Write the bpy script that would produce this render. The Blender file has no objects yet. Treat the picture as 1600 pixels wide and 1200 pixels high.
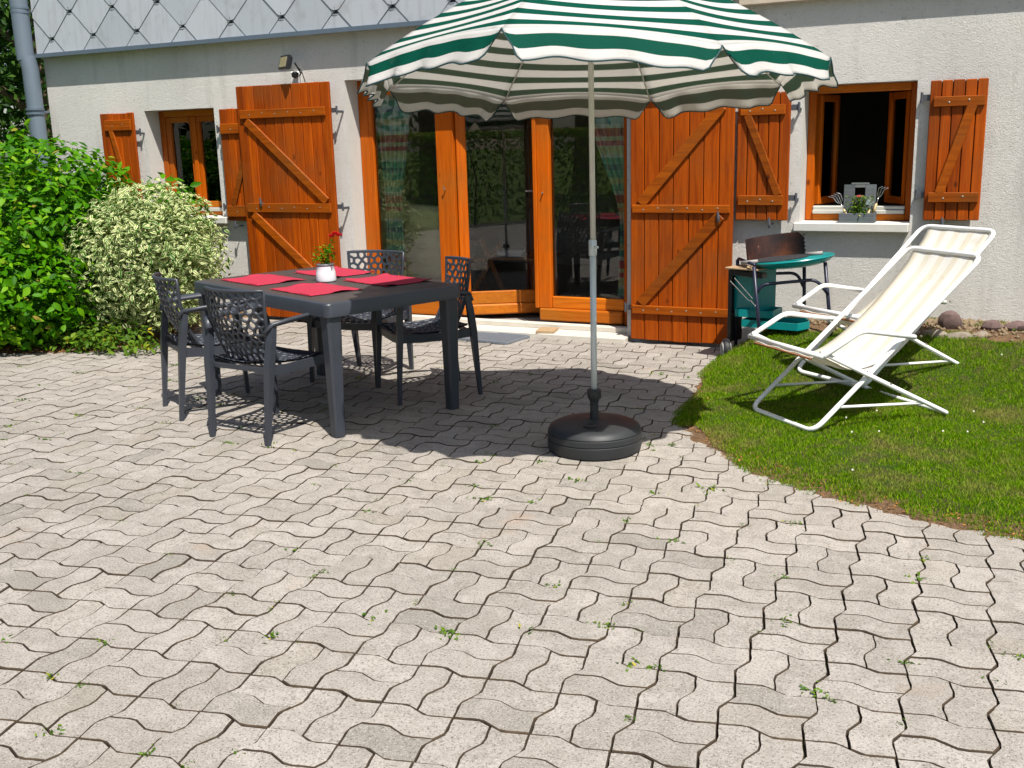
import bpy, math, random
import numpy as np
from mathutils import Vector, Matrix
random.seed(7); rng = np.random.default_rng(7)
S = bpy.context.scene
COL = S.collection
R_ = math.radians

# ------------------------------------------------------------------ camera
cam = bpy.data.cameras.new('camera'); camo = bpy.data.objects.new('camera', cam); COL.objects.link(camo)
cam.sensor_fit = 'HORIZONTAL'; cam.sensor_width = 36.0; cam.lens = 36.84; cam.clip_start = .05; cam.clip_end = 1000
CY, CP, CR, CH = .467, .2284, -.0276, 1.55
_f = np.array([-math.sin(CY)*math.cos(CP), math.cos(CY)*math.cos(CP), -math.sin(CP)])
_r = np.array([math.cos(CY), math.sin(CY), 0.]); _u = np.cross(_r, _f)
_r2 = math.cos(CR)*_r + math.sin(CR)*_u; _u2 = -math.sin(CR)*_r + math.cos(CR)*_u
camo.matrix_world = Matrix(((_r2[0], _u2[0], -_f[0], 0), (_r2[1], _u2[1], -_f[1], 0), (_r2[2], _u2[2], -_f[2], CH), (0, 0, 0, 1)))
S.camera = camo
# ------------------------------------------------------------------ world, sun, exposure
SUN = Vector((.42, -.38, 1.0)).normalized()
w = bpy.data.worlds.new('World'); S.world = w; w.use_nodes = True
nt = w.node_tree; bg = nt.nodes['Background']; sky = nt.nodes.new('ShaderNodeTexSky')
sky.sky_type = 'NISHITA'; sky.sun_disc = False
sky.sun_elevation = math.asin(SUN.z); sky.sun_rotation = math.atan2(SUN.x, SUN.y)
sky.air_density = 1.0; sky.dust_density = 1.5; sky.ozone_density = 1.0
nt.links.new(sky.outputs[0], bg.inputs[0]); bg.inputs[1].default_value = .09
sl = bpy.data.lights.new('sun', 'SUN'); so = bpy.data.objects.new('sun', sl); COL.objects.link(so)
sl.energy = 5.0; sl.angle = R_(.53); sl.color = (1.0, .955, .88)
so.rotation_euler = (-SUN).to_track_quat('-Z', 'Y').to_euler(); so.location = (5, -5, 12)
S.view_settings.view_transform = 'Standard'; S.view_settings.look = 'None'
S.view_settings.gamma = 1; S.view_settings.exposure = 0.54
try: S.view_settings.use_curve_mapping = False
except Exception: pass
S.cycles.max_bounces = 8; S.cycles.transparent_max_bounces = 16

# ------------------------------------------------------------------ mesh helpers
class MB:
    def __init__(s): s.v = []; s.f = []; s.m = []; s.uv = {}
    def add(s, vs, fs, mi=0):
        b = len(s.v); s.v += [tuple(p) for p in vs]; s.f += [tuple(b+i for i in f) for f in fs]; s.m += [mi]*len(fs); return b
    def box(s, x0, x1, y0, y1, z0, z1, M=None, mi=0):
        vs = [Vector(p) for p in ((x0,y0,z0),(x1,y0,z0),(x1,y1,z0),(x0,y1,z0),(x0,y0,z1),(x1,y0,z1),(x1,y1,z1),(x0,y1,z1))]
        if M is not None: vs = [M @ p for p in vs]
        s.add(vs, [(0,3,2,1),(4,5,6,7),(0,1,5,4),(1,2,6,5),(2,3,7,6),(3,0,4,7)], mi)
    def cbox(s, x0, x1, y0, y1, z0, z1, c=.003, M=None, mi=0):
        # box with chamfered edges: 24 vertices
        c = min(c, (x1-x0)*.45, (y1-y0)*.45, (z1-z0)*.45)
        X = (x0, x1); Y = (y0, y1); Z = (z0, z1); vs = []; idx = {}
        for i in (0,1):
            for j in (0,1):
                for k in (0,1):
                    p = (X[i], Y[j], Z[k]); sg = (1-2*i, 1-2*j, 1-2*k)
                    for a in range(3):
                        q = list(p)
                        for b in range(3):
                            if b != a: q[b] += sg[b]*c
                        idx[(i,j,k,a)] = len(vs); vs.append(Vector(q))
        fs = []
        for a in range(3):
            b, d = (a+1) % 3, (a+2) % 3
            for e in (0,1):
                q = []
                for (s1, s2) in ((0,0),(1,0),(1,1),(0,1)):
                    k = [0,0,0]; k[a] = e; k[b] = s1; k[d] = s2; q.append(idx[(k[0],k[1],k[2],a)])
                fs.append(tuple(q) if e else tuple(q[::-1]))
            for s1 in (0,1):
                for s2 in (0,1):   # edge along a
                    k0 = [0,0,0]; k1 = [0,0,0]; k1[a] = 1; k0[b] = k1[b] = s1; k0[d] = k1[d] = s2
                    q = [idx[(*k0, b)], idx[(*k1, b)], idx[(*k1, d)], idx[(*k0, d)]]
                    fs.append(tuple(q) if (s1 ^ s2) else tuple(q[::-1]))
        for i in (0,1):
            for j in (0,1):
                for k in (0,1):
                    q = (idx[(i,j,k,0)], idx[(i,j,k,1)], idx[(i,j,k,2)])
                    fs.append(q if (i+j+k) % 2 else q[::-1])
        if M is not None: vs = [M @ p for p in vs]
        s.add(vs, fs, mi)
    def bar(s, p, q, w, h, up=(0,0,1), c=.002, mi=0):
        p = Vector(p); q = Vector(q); d = q-p; L = d.length; y = d.normalized(); x = y.cross(Vector(up)).normalized(); z = x.cross(y)
        M = Matrix(((x.x,y.x,z.x,p.x),(x.y,y.y,z.y,p.y),(x.z,y.z,z.z,p.z),(0,0,0,1)))
        s.cbox(-w/2, w/2, 0, L, -h/2, h/2, c, M, mi)
    def tube(s, pts, r, n=8, cap=True, closed=False, mi=0, sx=1, sy=1, up=None):
        P = [Vector(p) for p in pts]; m = len(P); rr = r if isinstance(r, (list, tuple)) else [r]*m
        vs = []; T = []
        for i in range(m):
            if closed: t = P[(i+1) % m]-P[i-1]
            else: t = P[min(i+1, m-1)]-P[max(i-1, 0)]
            T.append(t.normalized())
        ref = Vector(up) if up else (Vector((0,0,1)) if abs(T[0].z) < .9 else Vector((1,0,0)))
        N = (ref - T[0]*ref.dot(T[0])).normalized()
        for i in range(m):
            N = (N - T[i]*N.dot(T[i])).normalized(); B = T[i].cross(N)
            for k in range(n):
                a = 2*math.pi*(k+.5*(n == 4))/n; vs.append(P[i] + (N*math.cos(a)*sx + B*math.sin(a)*sy)*rr[i])
        fs = []
        for i in range(m if closed else m-1):
            for k in range(n):
                a = i*n+k; b = i*n+(k+1) % n; c = ((i+1) % m)*n+(k+1) % n; d = ((i+1) % m)*n+k
                fs.append((a, b, c, d))
        if cap and not closed: fs.append(tuple(range(n))[::-1]); fs.append(tuple((m-1)*n+k for k in range(n)))
        s.add(vs, fs, mi)
    def lathe(s, prof, n=32, c=(0,0,0), mi=0):
        vs = []; fs = []; m = len(prof)
        for r, z in prof:
            for k in range(n):
                a = 2*math.pi*k/n; vs.append((c[0]+r*math.cos(a), c[1]+r*math.sin(a), c[2]+z))
        for i in range(m-1):
            for k in range(n): fs.append((i*n+k, i*n+(k+1) % n, (i+1)*n+(k+1) % n, (i+1)*n+k))
        fs.append(tuple(range(n))[::-1]); fs.append(tuple((m-1)*n+k for k in range(n)))
        s.add(vs, fs, mi)
    def prism(s, poly, z0, z1, M=None, mi=0):
        n = len(poly); vs = [Vector((x, y, z0)) for x, y in poly]+[Vector((x, y, z1)) for x, y in poly]
        if M is not None: vs = [M @ p for p in vs]
        s.add(vs, [tuple(range(n))[::-1], tuple(range(n, 2*n))]+[(i, (i+1) % n, n+(i+1) % n, n+i) for i in range(n)], mi)
    def grid(s, fn, nu, nv, mi=0):
        vs = [fn(i/nu, j/nv) for j in range(nv+1) for i in range(nu+1)]; W = nu+1
        s.add(vs, [(j*W+i, j*W+i+1, (j+1)*W+i+1, (j+1)*W+i) for j in range(nv) for i in range(nu)], mi)
    def mesh(s, name, mats, smooth=False):
        me = bpy.data.meshes.new(name); me.from_pydata([tuple(v) for v in s.v], [], s.f)
        for m in (mats if isinstance(mats, (list, tuple)) else [mats]): me.materials.append(m)
        if any(s.m): me.polygons.foreach_set('material_index', s.m)
        if smooth: me.polygons.foreach_set('use_smooth', [True]*len(s.f))
        me.update(); return me
    def obj(s, name, mats, parent=None, smooth=False, **k):
        return link(name, s.mesh(name, mats, smooth), parent, **k)

def link(name, data, parent=None, label=None, category=None, group=None, kind=None, loc=None, rotz=None):
    o = bpy.data.objects.new(name, data); COL.objects.link(o)
    if parent: o.parent = parent
    if loc is not None: o.location = loc
    if rotz is not None: o.rotation_euler = (0, 0, rotz)
    if label: o['label'] = label
    if category: o['category'] = category
    if group: o['group'] = group
    if kind: o['kind'] = kind
    return o
def thing(name, label, category, loc=(0,0,0), rotz=0, group=None): return link(name, None, None, label, category, group, None, loc, rotz)
def autosmooth(o, ang=35):
    me = o.data
    me.polygons.foreach_set('use_smooth', [True]*len(me.polygons))
    try: me.set_sharp_from_angle(angle=R_(ang))
    except Exception: pass
def copy_tree(o, parent=None):
    c = o.copy(); COL.objects.link(c); c.parent = parent
    for ch in [x for x in bpy.data.objects if x.parent == o]: copy_tree(ch, c)
    return c
def np_mesh(name, V, F, mat, smooth=False, uv=None):
    """V (n,3), F (m,k) all same size"""
    V = np.asarray(V, dtype=np.float32); F = np.asarray(F, dtype=np.int32); m, k = F.shape
    me = bpy.data.meshes.new(name); me.vertices.add(len(V)); me.vertices.foreach_set('co', V.ravel())
    me.loops.add(m*k); me.loops.foreach_set('vertex_index', F.ravel())
    me.polygons.add(m); me.polygons.foreach_set('loop_start', np.arange(0, m*k, k, dtype=np.int32))
    if uv is not None:
        l = me.uv_layers.new(name='UVMap'); l.data.foreach_set('uv', np.asarray(uv, dtype=np.float32).ravel())
    for mm in (mat if isinstance(mat, (list, tuple)) else [mat]): me.materials.append(mm)
    me.update(calc_edges=True); me.validate()
    if smooth: me.polygons.foreach_set('use_smooth', [True]*m)
    return me

# ------------------------------------------------------------------ materials
class N:
    def __init__(s, name):
        s.m = bpy.data.materials.new(name); s.m.use_nodes = True; s.t = s.m.node_tree; s.b = s.t.nodes['Principled BSDF']; s.out = s.t.nodes['Material Output']
    def n(s, typ, **k):
        o = s.t.nodes.new(typ)
        for a, b in k.items():
            if a.startswith('i_'):
                key = a[2:]; o.inputs[int(key) if key.isdigit() else key.replace('_', ' ')].default_value = b
            else: setattr(o, a, b)
        return o
    def l(s, a, b): s.t.links.new(a, b)
    def pos(s, scale=(1,1,1), obj=False, rot=(0,0,0)):
        src = s.n('ShaderNodeTexCoord').outputs['Object'] if obj else s.n('ShaderNodeNewGeometry').outputs['Position']
        mp = s.n('ShaderNodeMapping'); mp.inputs['Scale'].default_value = scale; mp.inputs['Rotation'].default_value = rot; s.l(src, mp.inputs[0]); return mp.outputs[0]
    def noise(s, vec, scale, detail=4, rough=.55, dist=0):
        t = s.n('ShaderNodeTexNoise'); t.inputs['Scale'].default_value = scale; t.inputs['Detail'].default_value = detail
        t.inputs['Roughness'].default_value = rough; t.inputs['Distortion'].default_value = dist
        s.l(vec, t.inputs['Vector']); return t.outputs['Fac']
    def ramp(s, fac, stops, interp='LINEAR'):
        r = s.n('ShaderNodeValToRGB'); e = r.color_ramp; e.interpolation = interp
        while len(e.elements) > 1: e.elements.remove(e.elements[-1])
        e.elements[0].position = stops[0][0]; e.elements[0].color = (*stops[0][1], 1) if len(stops[0][1]) == 3 else stops[0][1]
        for p, c in stops[1:]:
            x = e.elements.new(p); x.color = (*c, 1)
        s.l(fac, r.inputs[0]); return r.outputs[0]
    def mix(s, a, b, fac, mode='MIX'):
        x = s.n('ShaderNodeMix', data_type='RGBA', blend_type=mode)
        for v, i in ((fac, 0), (a, 6), (b, 7)):
            if isinstance(v, (int, float)): x.inputs[i].default_value = v
            elif isinstance(v, tuple): x.inputs[i].default_value = (*v, 1)
            else: s.l(v, x.inputs[i])
        return x.outputs[2]
    def math(s, op, a, b=0.0, c=0.0):
        x = s.n('ShaderNodeMath', operation=op)
        for i, v in enumerate((a, b, c)):
            if isinstance(v, (int, float)): x.inputs[i].default_value = v
            else: s.l(v, x.inputs[i])
        return x.outputs[0]
    def bump(s, h, strength=.3, dist=.01, prev=None):
        b = s.n('ShaderNodeBump'); b.inputs['Strength'].default_value = strength; b.inputs['Distance'].default_value = dist
        s.l(h, b.inputs['Height'])
        if prev is not None: s.l(prev, b.inputs['Normal'])
        return b.outputs[0]
    def fin(s, col=None, rough=None, nrm=None, metal=None, spec=None, **k):
        for v, nm in ((col, 'Base Color'), (rough, 'Roughness'), (metal, 'Metallic'), (spec, 'Specular IOR Level')):
            if v is None: continue
            if isinstance(v, (int, float)): s.b.inputs[nm].default_value = v
            elif isinstance(v, tuple): s.b.inputs[nm].default_value = (*v, 1)
            else: s.l(v, s.b.inputs[nm])
        if nrm is not None: s.l(nrm, s.b.inputs['Normal'])
        return s.m
    def rnd(s):
        o = s.n('ShaderNodeObjectInfo').outputs['Random']; g = s.n('ShaderNodeNewGeometry').outputs['Random Per Island']
        return s.math('FRACT', s.math('ADD', o, g))

def plain(name, col, rough=.5, metal=0, var=.12, scale=30, bump=.0, spec=.5):
    m = N(name); p = m.pos(); n = m.noise(p, scale, 5)
    c = m.mix(tuple(max(0, x*(1-var)) for x in col), tuple(min(1, x*(1+var)) for x in col), n)
    nr = m.bump(m.noise(p, scale*6, 3), bump, .003) if bump else None
    return m.fin(c, rough, nr, metal, spec)

def mat_paver():
    m = N('concrete_paver'); p = m.pos(); r = m.rnd()
    base = m.ramp(r, [(0, (0.238,0.220,0.194)), (.12, (0.295,0.268,0.238)), (.6, (0.330,0.299,0.268)), (.9, (0.361,0.330,0.295)), (1, (0.290,0.260,0.220))])
    big = m.noise(p, 1.1, 4, .6); base = m.mix(base, (0.207,0.189,0.163), m.ramp(big, [(.42, (0,0,0)), (.75, (.6,.6,.6))]))
    mid = m.noise(p, 13, 5, .7); base = m.mix(base, (0.185,0.167,0.141), m.ramp(mid, [(.46, (0,0,0)), (.72, (.65,.65,.65))]))
    wearn = m.noise(p, 6, 4, .7); base = m.mix(base, (0.414,0.378,0.343), m.ramp(wearn, [(.50, (0,0,0)), (.72, (.6,.6,.6))]))
    sp = m.noise(p, 135, 4, .8)
    base = m.mix(base, (0.079,0.069,0.055), m.ramp(sp, [(.52, (0,0,0)), (.62, (.8,.8,.8))]))
    base = m.mix(base, (0.493,0.458,0.414), m.ramp(m.noise(p, 190, 2, .6), [(.57, (0,0,0)), (.68, (.6,.6,.6))]))
    rust = m.noise(p, 2.3, 3); base = m.mix(base, (0.317,0.194,0.114), m.ramp(rust, [(.66, (0,0,0)), (.78, (.45,.45,.45))]))
    nb = m.bump(sp, .55, .0018); nb = m.bump(mid, .35, .004, nb)
    return m.fin(base, .92, nb, spec=.2)
M_PAVER = mat_paver()
M_PEDGE = plain('dirty_paver_flank', (.060,.040,.022), .95, var=.8, scale=9)
def mat_bed():
    m = N('joint_sand'); p = m.pos(); n = m.noise(p, 3.2, 5, .6); f = m.noise(p, 90, 4, .7)
    c = m.ramp(f, [(.3, (.03,.019,.01)), (.7, (.085,.055,.03))])
    c = m.mix(c, (.05,.09,.015), m.ramp(n, [(.52, (0,0,0)), (.64, (.85,.85,.85))]))
    return m.fin(c, .95, m.bump(f, .6, .004))
M_BED = mat_bed()
def mat_soil(name, a, b, g=None):
    m = N(name); p = m.pos(); f = m.noise(p, 60, 6, .75); n = m.noise(p, 7, 4)
    c = m.ramp(f, [(.3, a), (.7, b)])
    if g: c = m.mix(c, g, m.ramp(n, [(.45, (0,0,0)), (.6, (1,1,1))]))
    return m.fin(c, .95, m.bump(f, .9, .015), spec=.1)
M_SOIL = mat_soil('dry_soil', (.06,.035,.02), (.24,.15,.085))
M_LAWN = mat_soil('lawn_soil', (.03,.03,.012), (.10,.085,.035), (.035,.06,.012))
def mat_grass():
    m = N('grass_blade'); r = m.rnd(); p = m.pos()
    c = m.ramp(r, [(0, (.06,.155,.0)), (.35, (.115,.25,.0)), (.7, (.18,.34,.0)), (.9, (.29,.42,.006)), (1, (.42,.34,.12))])
    dry = m.noise(p, 2.6, 5, .7); c = m.mix(c, (.33,.28,.09), m.ramp(dry, [(.50, (0,0,0)), (.66, (.7,.7,.7))]))
    m.fin(c, .7, spec=.12)
    tr = m.n('ShaderNodeBsdfTranslucent'); m.l(c, tr.inputs[0]); mx = m.n('ShaderNodeMixShader'); mx.inputs[0].default_value = .42
    m.l(m.b.outputs[0], mx.inputs[1]); m.l(tr.outputs[0], mx.inputs[2]); m.l(mx.outputs[0], m.out.inputs[0]); return m.m
M_GRASS = mat_grass()
def mat_leaf(name, stops, edge=None, trans=.38, rough=.5, spec=.15):
    m = N(name); r = m.n('ShaderNodeNewGeometry').outputs['Random Per Island']; c = m.ramp(r, stops)
    if edge:
        uv = m.n('ShaderNodeUVMap'); sep = m.n('ShaderNodeSeparateXYZ'); m.l(uv.outputs[0], sep.inputs[0])
        d = m.math('ABSOLUTE', m.math('SUBTRACT', sep.outputs[0], .5)); nn = m.noise(m.pos(), 90, 3)
        d = m.math('ADD', d, m.math('MULTIPLY', m.math('SUBTRACT', nn, .5), .35)); d = m.math('ADD', d, m.math('MULTIPLY', m.math('SUBTRACT', r, .5), .22))
        c = m.mix(c, edge, m.ramp(d, [(.20, (0,0,0)), (.28, (1,1,1))]))
    m.fin(c, rough, spec=spec)
    tr = m.n('ShaderNodeBsdfTranslucent'); m.l(m.mix(c, (1,1,.5), .25, 'MULTIPLY'), tr.inputs[0]); mx = m.n('ShaderNodeMixShader'); mx.inputs[0].default_value = trans
    m.l(m.b.outputs[0], mx.inputs[1]); m.l(tr.outputs[0], mx.inputs[2]); m.l(mx.outputs[0], m.out.inputs[0]); return m.m
M_HEDGE = mat_leaf('hedge_leaf', [(0, (.022,.11,.0)), (.4, (.05,.19,.0)), (.8, (.10,.29,.002)), (.97, (.20,.40,.01)), (1, (.30,.22,.04))], rough=.5, spec=.15)
M_SUNTINT = mat_leaf('sun_tinted_hedge_leaf', [(0, (.16,.22,.02)), (1, (.30,.32,.04))], spec=.2)  # sunlight on the hedge top painted in as brighter, yellower leaf colours
M_VARI = mat_leaf('variegated_leaf', [(0, (.05,.15,.02)), (.5, (.09,.21,.025)), (1, (.16,.30,.04))], edge=(.80,.78,.44), spec=.15)
M_TREE = mat_leaf('tree_leaf', [(0, (.012,.04,.006)), (.5, (.025,.075,.01)), (1, (.06,.13,.015))])
M_WEED = mat_leaf('weed_leaf', [(0, (.05,.12,.01)), (.6, (.10,.20,.015)), (.92, (.17,.26,.02)), (1, (.5,.42,.03))])
M_BARK = plain('bark', (.12,.08,.05), .9, var=.4, bump=.5)
M_DRYLEAF = mat_leaf('dry_leaf', [(0, (.30,.12,.03)), (.5, (.42,.2,.05)), (1, (.2,.1,.05))], trans=.1)
def mat_stucco():
    m = N('stucco'); p = m.pos(); g = m.noise(p, 120, 5, .7); big = m.noise(p, .9, 5, .6)
    ps = m.pos((3.2, 1, .35)); st = m.noise(ps, 1.6, 5, .65)
    c = m.mix((.69,.665,.625), (.57,.55,.515), m.ramp(big, [(.42, (0,0,0)), (.8, (1,1,1))]))
    c = m.mix(c, (.33,.315,.285), m.ramp(st, [(.55, (0,0,0)), (.8, (.5,.5,.5))]))
    v = m.noise(m.pos((1, 1, 1.25)), 38, 6, .8, 1.6)
    c = m.mix(c, (.20,.19,.17), m.ramp(v, [(.56, (0,0,0)), (.68, (.65,.65,.65))]))
    nb = m.bump(g, .7, .008); nb = m.bump(v, .9, -.010, nb)
    return m.fin(c, .95, nb, spec=.15)
M_STUCCO = mat_stucco()
M_REVEAL = plain('reveal_render', (.52,.50,.46), .9, var=.08, scale=20, bump=.3)
M_SILL = plain('sill_concrete', (.56,.54,.50), .85, var=.1, scale=25, bump=.3)
M_STEP = plain('step_stone', (.55,.51,.44), .85, var=.15, scale=12, bump=.3)
M_BEAM = plain('balcony_concrete', (.50,.42,.33), .9, var=.25, scale=9, bump=.5)
def mat_slate():
    m = N('fibre_slate'); p = m.pos(); r = m.rnd(); n = m.noise(p, 6, 5, .6); ps = m.pos((8, 8, .7)); s2 = m.noise(ps, 3, 5)
    c = m.ramp(r, [(0, (.345,.375,.41)), (1, (.42,.445,.48))]); c = m.mix(c, (.27,.28,.295), m.ramp(s2, [(.5, (0,0,0)), (.8, (.6,.6,.6))]))
    c = m.mix(c, (.26,.26,.265), m.ramp(n, [(.55, (0,0,0)), (.75, (.6,.6,.6))]))
    return m.fin(c, .75, m.bump(m.noise(p, 140, 3), .2, .002), spec=.3)
M_SLATE = mat_slate()
M_DARKJOINT = plain('slate_batten_dark', (.035,.045,.08), .6)
M_ZINC = plain('zinc', (.13,.17,.22), .45, metal=.3, var=.12, scale=8)
M_PIPE = plain('grey_pvc', (.13,.165,.205), .4, var=.1, scale=5)
def mat_wood(name, dark, mid, light, rough=.42, axis='z', coat=.15):
    m = N(name); r = m.rnd()
    sc = {'z': (26, 26, 1.3), 'x': (1.3, 26, 26), 'd': (26, 26, 1.3)}[axis]
    p0 = m.n('ShaderNodeTexCoord').outputs['Object'] if axis == 'd' else m.n('ShaderNodeNewGeometry').outputs['Position']
    mp = m.n('ShaderNodeMapping'); mp.inputs['Scale'].default_value = sc; m.l(p0, mp.inputs[0])
    off = m.n('ShaderNodeCombineXYZ'); m.l(m.math('MULTIPLY', r, 37.0), off.inputs[0]); m.l(m.math('MULTIPLY', r, 91.0), off.inputs[2]); m.l(off.outputs[0], mp.inputs['Location'])
    g = m.noise(mp.outputs[0], 1.6, 6, .62, .8); f = m.noise(mp.outputs[0], 7, 4, .7)
    c = m.ramp(g, [(.30, dark), (.5, mid), (.72, light)])
    c = m.mix(c, dark, m.ramp(f, [(.5, (0,0,0)), (.75, (.55,.55,.55))]))
    kp = m.pos((1, 1, .55)); v = m.n('ShaderNodeTexVoronoi'); v.inputs['Scale'].default_value = 5.2; m.l(kp, v.inputs['Vector'])
    c = m.mix(tuple(x*.35 for x in dark), c, m.ramp(v.outputs['Distance'], [(.035, (.1,.1,.1)), (.085, (1,1,1))]))
    t = m.ramp(r, [(0, (.72,.70,.66)), (.5, (1,1,1)), (1, (1.22,1.2,1.1))]); c = m.mix(c, t, 1.0, 'MULTIPLY')
    wz = m.noise(m.pos(), 1.9, 5, .65); c = m.mix(c, tuple((dark[0]*.9, dark[1]*1.5+.01, dark[2]+.012)), m.ramp(wz, [(.48, (0,0,0)), (.72, (.6,.6,.6))]))
    m.b.inputs['Coat Weight'].default_value = coat*.3; m.b.inputs['Coat Roughness'].default_value = .35
    return m.fin(c, rough+.12, m.bump(f, .25, .0015), spec=.15)
M_SHUT = mat_wood('shutter_varnished_pine', (.20,.030,.0005), (.32,.055,.0005), (.41,.080,.001))
M_BATTEN = mat_wood('batten_varnished_pine', (.165,.034,.001), (.26,.055,.001), (.34,.080,.002), axis='x')
M_FRAME = mat_wood('frame_varnished_wood', (.33,.060,.0005), (.44,.085,.001), (.51,.11,.002), rough=.32, coat=.3)
M_FRAMEX = mat_wood('rail_varnished_wood', (.35,.080,.003), (.47,.12,.005), (.56,.16,.010), rough=.32, axis='x', coat=.3)
M_TONGUE = plain('dark_plank_tongue', (.035,.005,.002), .8)
M_IRON = plain('grey_iron', (.10,.105,.12), .55, metal=.5, var=.3)
M_NAIL = plain('nail_steel', (.42,.36,.28), .45, metal=.8)
M_ALU = plain('aluminium_sill', (.55,.55,.50), .45, metal=.3, var=.08)
def mat_glass():
    m = N('window_glass'); m.t.nodes.remove(m.b)
    tr = m.n('ShaderNodeBsdfTransparent'); tr.inputs[0].default_value = (.97,.98,.975,1); gl = m.n('ShaderNodeBsdfGlossy'); gl.inputs['Roughness'].default_value = .004
    fr = m.n('ShaderNodeFresnel'); fr.inputs[0].default_value = 1.55
    nb = m.bump(m.noise(m.pos(), 1.8, 2), .05, .01); m.l(nb, gl.inputs['Normal'])
    mx = m.n('ShaderNodeMixShader'); m.l(m.math('MULTIPLY', fr.outputs[0], 1.2), mx.inputs[0]); m.l(tr.outputs[0], mx.inputs[1]); m.l(gl.outputs[0], mx.inputs[2]); m.l(mx.outputs[0], m.out.inputs[0]); return m.m
M_GLASS = mat_glass()
M_ROOM = plain('room_plaster', (.46,.42,.36), .9, var=.1)
M_ROOMFLOOR = plain('room_tiles', (.30,.26,.22), .5, var=.2)
def mat_fabric(name, inner):
    m = N(name); uv = m.n('ShaderNodeUVMap'); sep = m.n('ShaderNodeSeparateXYZ'); m.l(uv.outputs[0], sep.inputs[0])
    v = m.math('FRACT', sep.outputs[1]); st = m.math('LESS_THAN', v, .46)
    if inner: a, b = (.78,.74,.67), (.42,.37,.30)
    else: a, b = (.80,.80,.79), (.0,.11,.07)
    n = m.noise(m.pos(), 9, 4); c = m.mix(a, b, st); c = m.mix(c, (.5,.42,.3), m.ramp(n, [(.66, (0,0,0)), (.8, (.12,.12,.12))]))
    wv = m.noise(m.pos(), 420, 2); wr = m.noise(m.pos(), 13, 4, .6, 1.0)
    nb = m.bump(wv, .15, .001); nb = m.bump(wr, .45, .012, nb); m.fin(c, .75, nb, spec=.2)
    tr = m.n('ShaderNodeBsdfTranslucent'); m.l(c, tr.inputs[0]); mx = m.n('ShaderNodeMixShader'); mx.inputs[0].default_value = .58 if not inner else .72
    m.l(m.b.outputs[0], mx.inputs[1]); m.l(tr.outputs[0], mx.inputs[2]); m.l(mx.outputs[0], m.out.inputs[0]); return m.m
M_CAN_O = mat_fabric('parasol_cloth_outside', False); M_CAN_I = mat_fabric('parasol_cloth_inside', True)
M_HEM = plain('hem_tape', (.008,.045,.05), .7)
M_POLE = plain('painted_pole', (.55,.60,.60), .35, metal=.2, var=.06)
M_POLEW = plain('painted_pole_upper', (.60,.58,.52), .4, metal=.1, var=.06)
M_BASE = plain('black_plastic_base', (.026,.028,.030), .50, var=.25, scale=12, spec=.35)
M_RESIN = plain('anthracite_resin', (.035,.040,.052), .42, var=.15, scale=14, bump=.12)
def mat_tabletop():
    m = N('anthracite_tabletop'); p = m.pos(); n = m.noise(p, 5, 5, .6); f = m.noise(p, 300, 3)
    c = m.mix((.060,.048,.043), (.040,.036,.036), n); return m.fin(c, m.ramp(n, [(.3, (.42,.42,.42)), (.7, (.55,.55,.55))]), m.bump(f, .15, .001), spec=.5)
M_TOP = mat_tabletop()
def mat_mat():
    m = N('red_ribbed_cotton'); uv = m.n('ShaderNodeUVMap'); mp = m.n('ShaderNodeMapping'); mp.inputs['Scale'].default_value = (1, 55, 1); m.l(uv.outputs[0], mp.inputs[0])
    wv = m.n('ShaderNodeTexWave'); wv.bands_direction = 'Y'; wv.inputs['Scale'].default_value = .32; m.l(mp.outputs[0], wv.inputs['Vector'])
    n = m.noise(m.pos(), 160, 3); c = m.mix((.33,.022,.042), (.43,.040,.075), n)
    return m.fin(c, .85, m.bump(wv.outputs['Fac'], .35, .002), spec=.15)
M_MAT = mat_mat()
M_FRINGE = plain('dark_red_fringe', (.35,.015,.03), .9)
M_POT = plain('white_glazed_pot', (.72,.72,.76), .22, var=.05)
M_POTRIM = plain('grey_pot_rim', (.13,.13,.15), .4)
M_ROSE = plain('red_petals', (.62,.008,.012), .5, var=.3)
M_WHITE = plain('white_painted_tube', (.80,.80,.79), .35, var=.07, scale=18)
def mat_canvas():
    m = N('faded_striped_canvas'); uv = m.n('ShaderNodeUVMap'); sep = m.n('ShaderNodeSeparateXYZ'); m.l(uv.outputs[0], sep.inputs[0])
    t = m.math('FRACT', m.math('MULTIPLY', sep.outputs[0], 4.5)); st = m.ramp(t, [(.0, (0,0,0)), (.07, (1,1,1)), (.42, (1,1,1)), (.5, (0,0,0))])
    n = m.noise(m.pos((1, 1, .3)), 7, 5, .6); fac = m.math('MULTIPLY', st, m.math('ADD', .25, n)); c = m.mix((.80,.78,.73), (.72,.66,.53), fac)
    c = m.mix(c, (.50,.40,.25), m.ramp(m.noise(m.pos(), 6, 5, .7), [(.56, (0,0,0)), (.75, (.5,.5,.5))]))
    nb = m.bump(m.noise(m.pos(), 420, 2), .15, .001); m.fin(c, .85, nb, spec=.15)
    tr = m.n('ShaderNodeBsdfTranslucent'); m.l(c, tr.inputs[0]); mx = m.n('ShaderNodeMixShader'); mx.inputs[0].default_value = .25
    m.l(m.b.outputs[0], mx.inputs[1]); m.l(tr.outputs[0], mx.inputs[2]); m.l(mx.outputs[0], m.out.inputs[0]); return m.m
M_CANVAS = mat_canvas()
M_RUST = plain('rusty_edge', (.30,.12,.05), .8, var=.4)
M_TEAL = plain('teal_enamel', (.0,.21,.21), .3, var=.12)
M_NAVY = plain('navy_tube', (.012,.014,.035), .4, var=.2)
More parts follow.
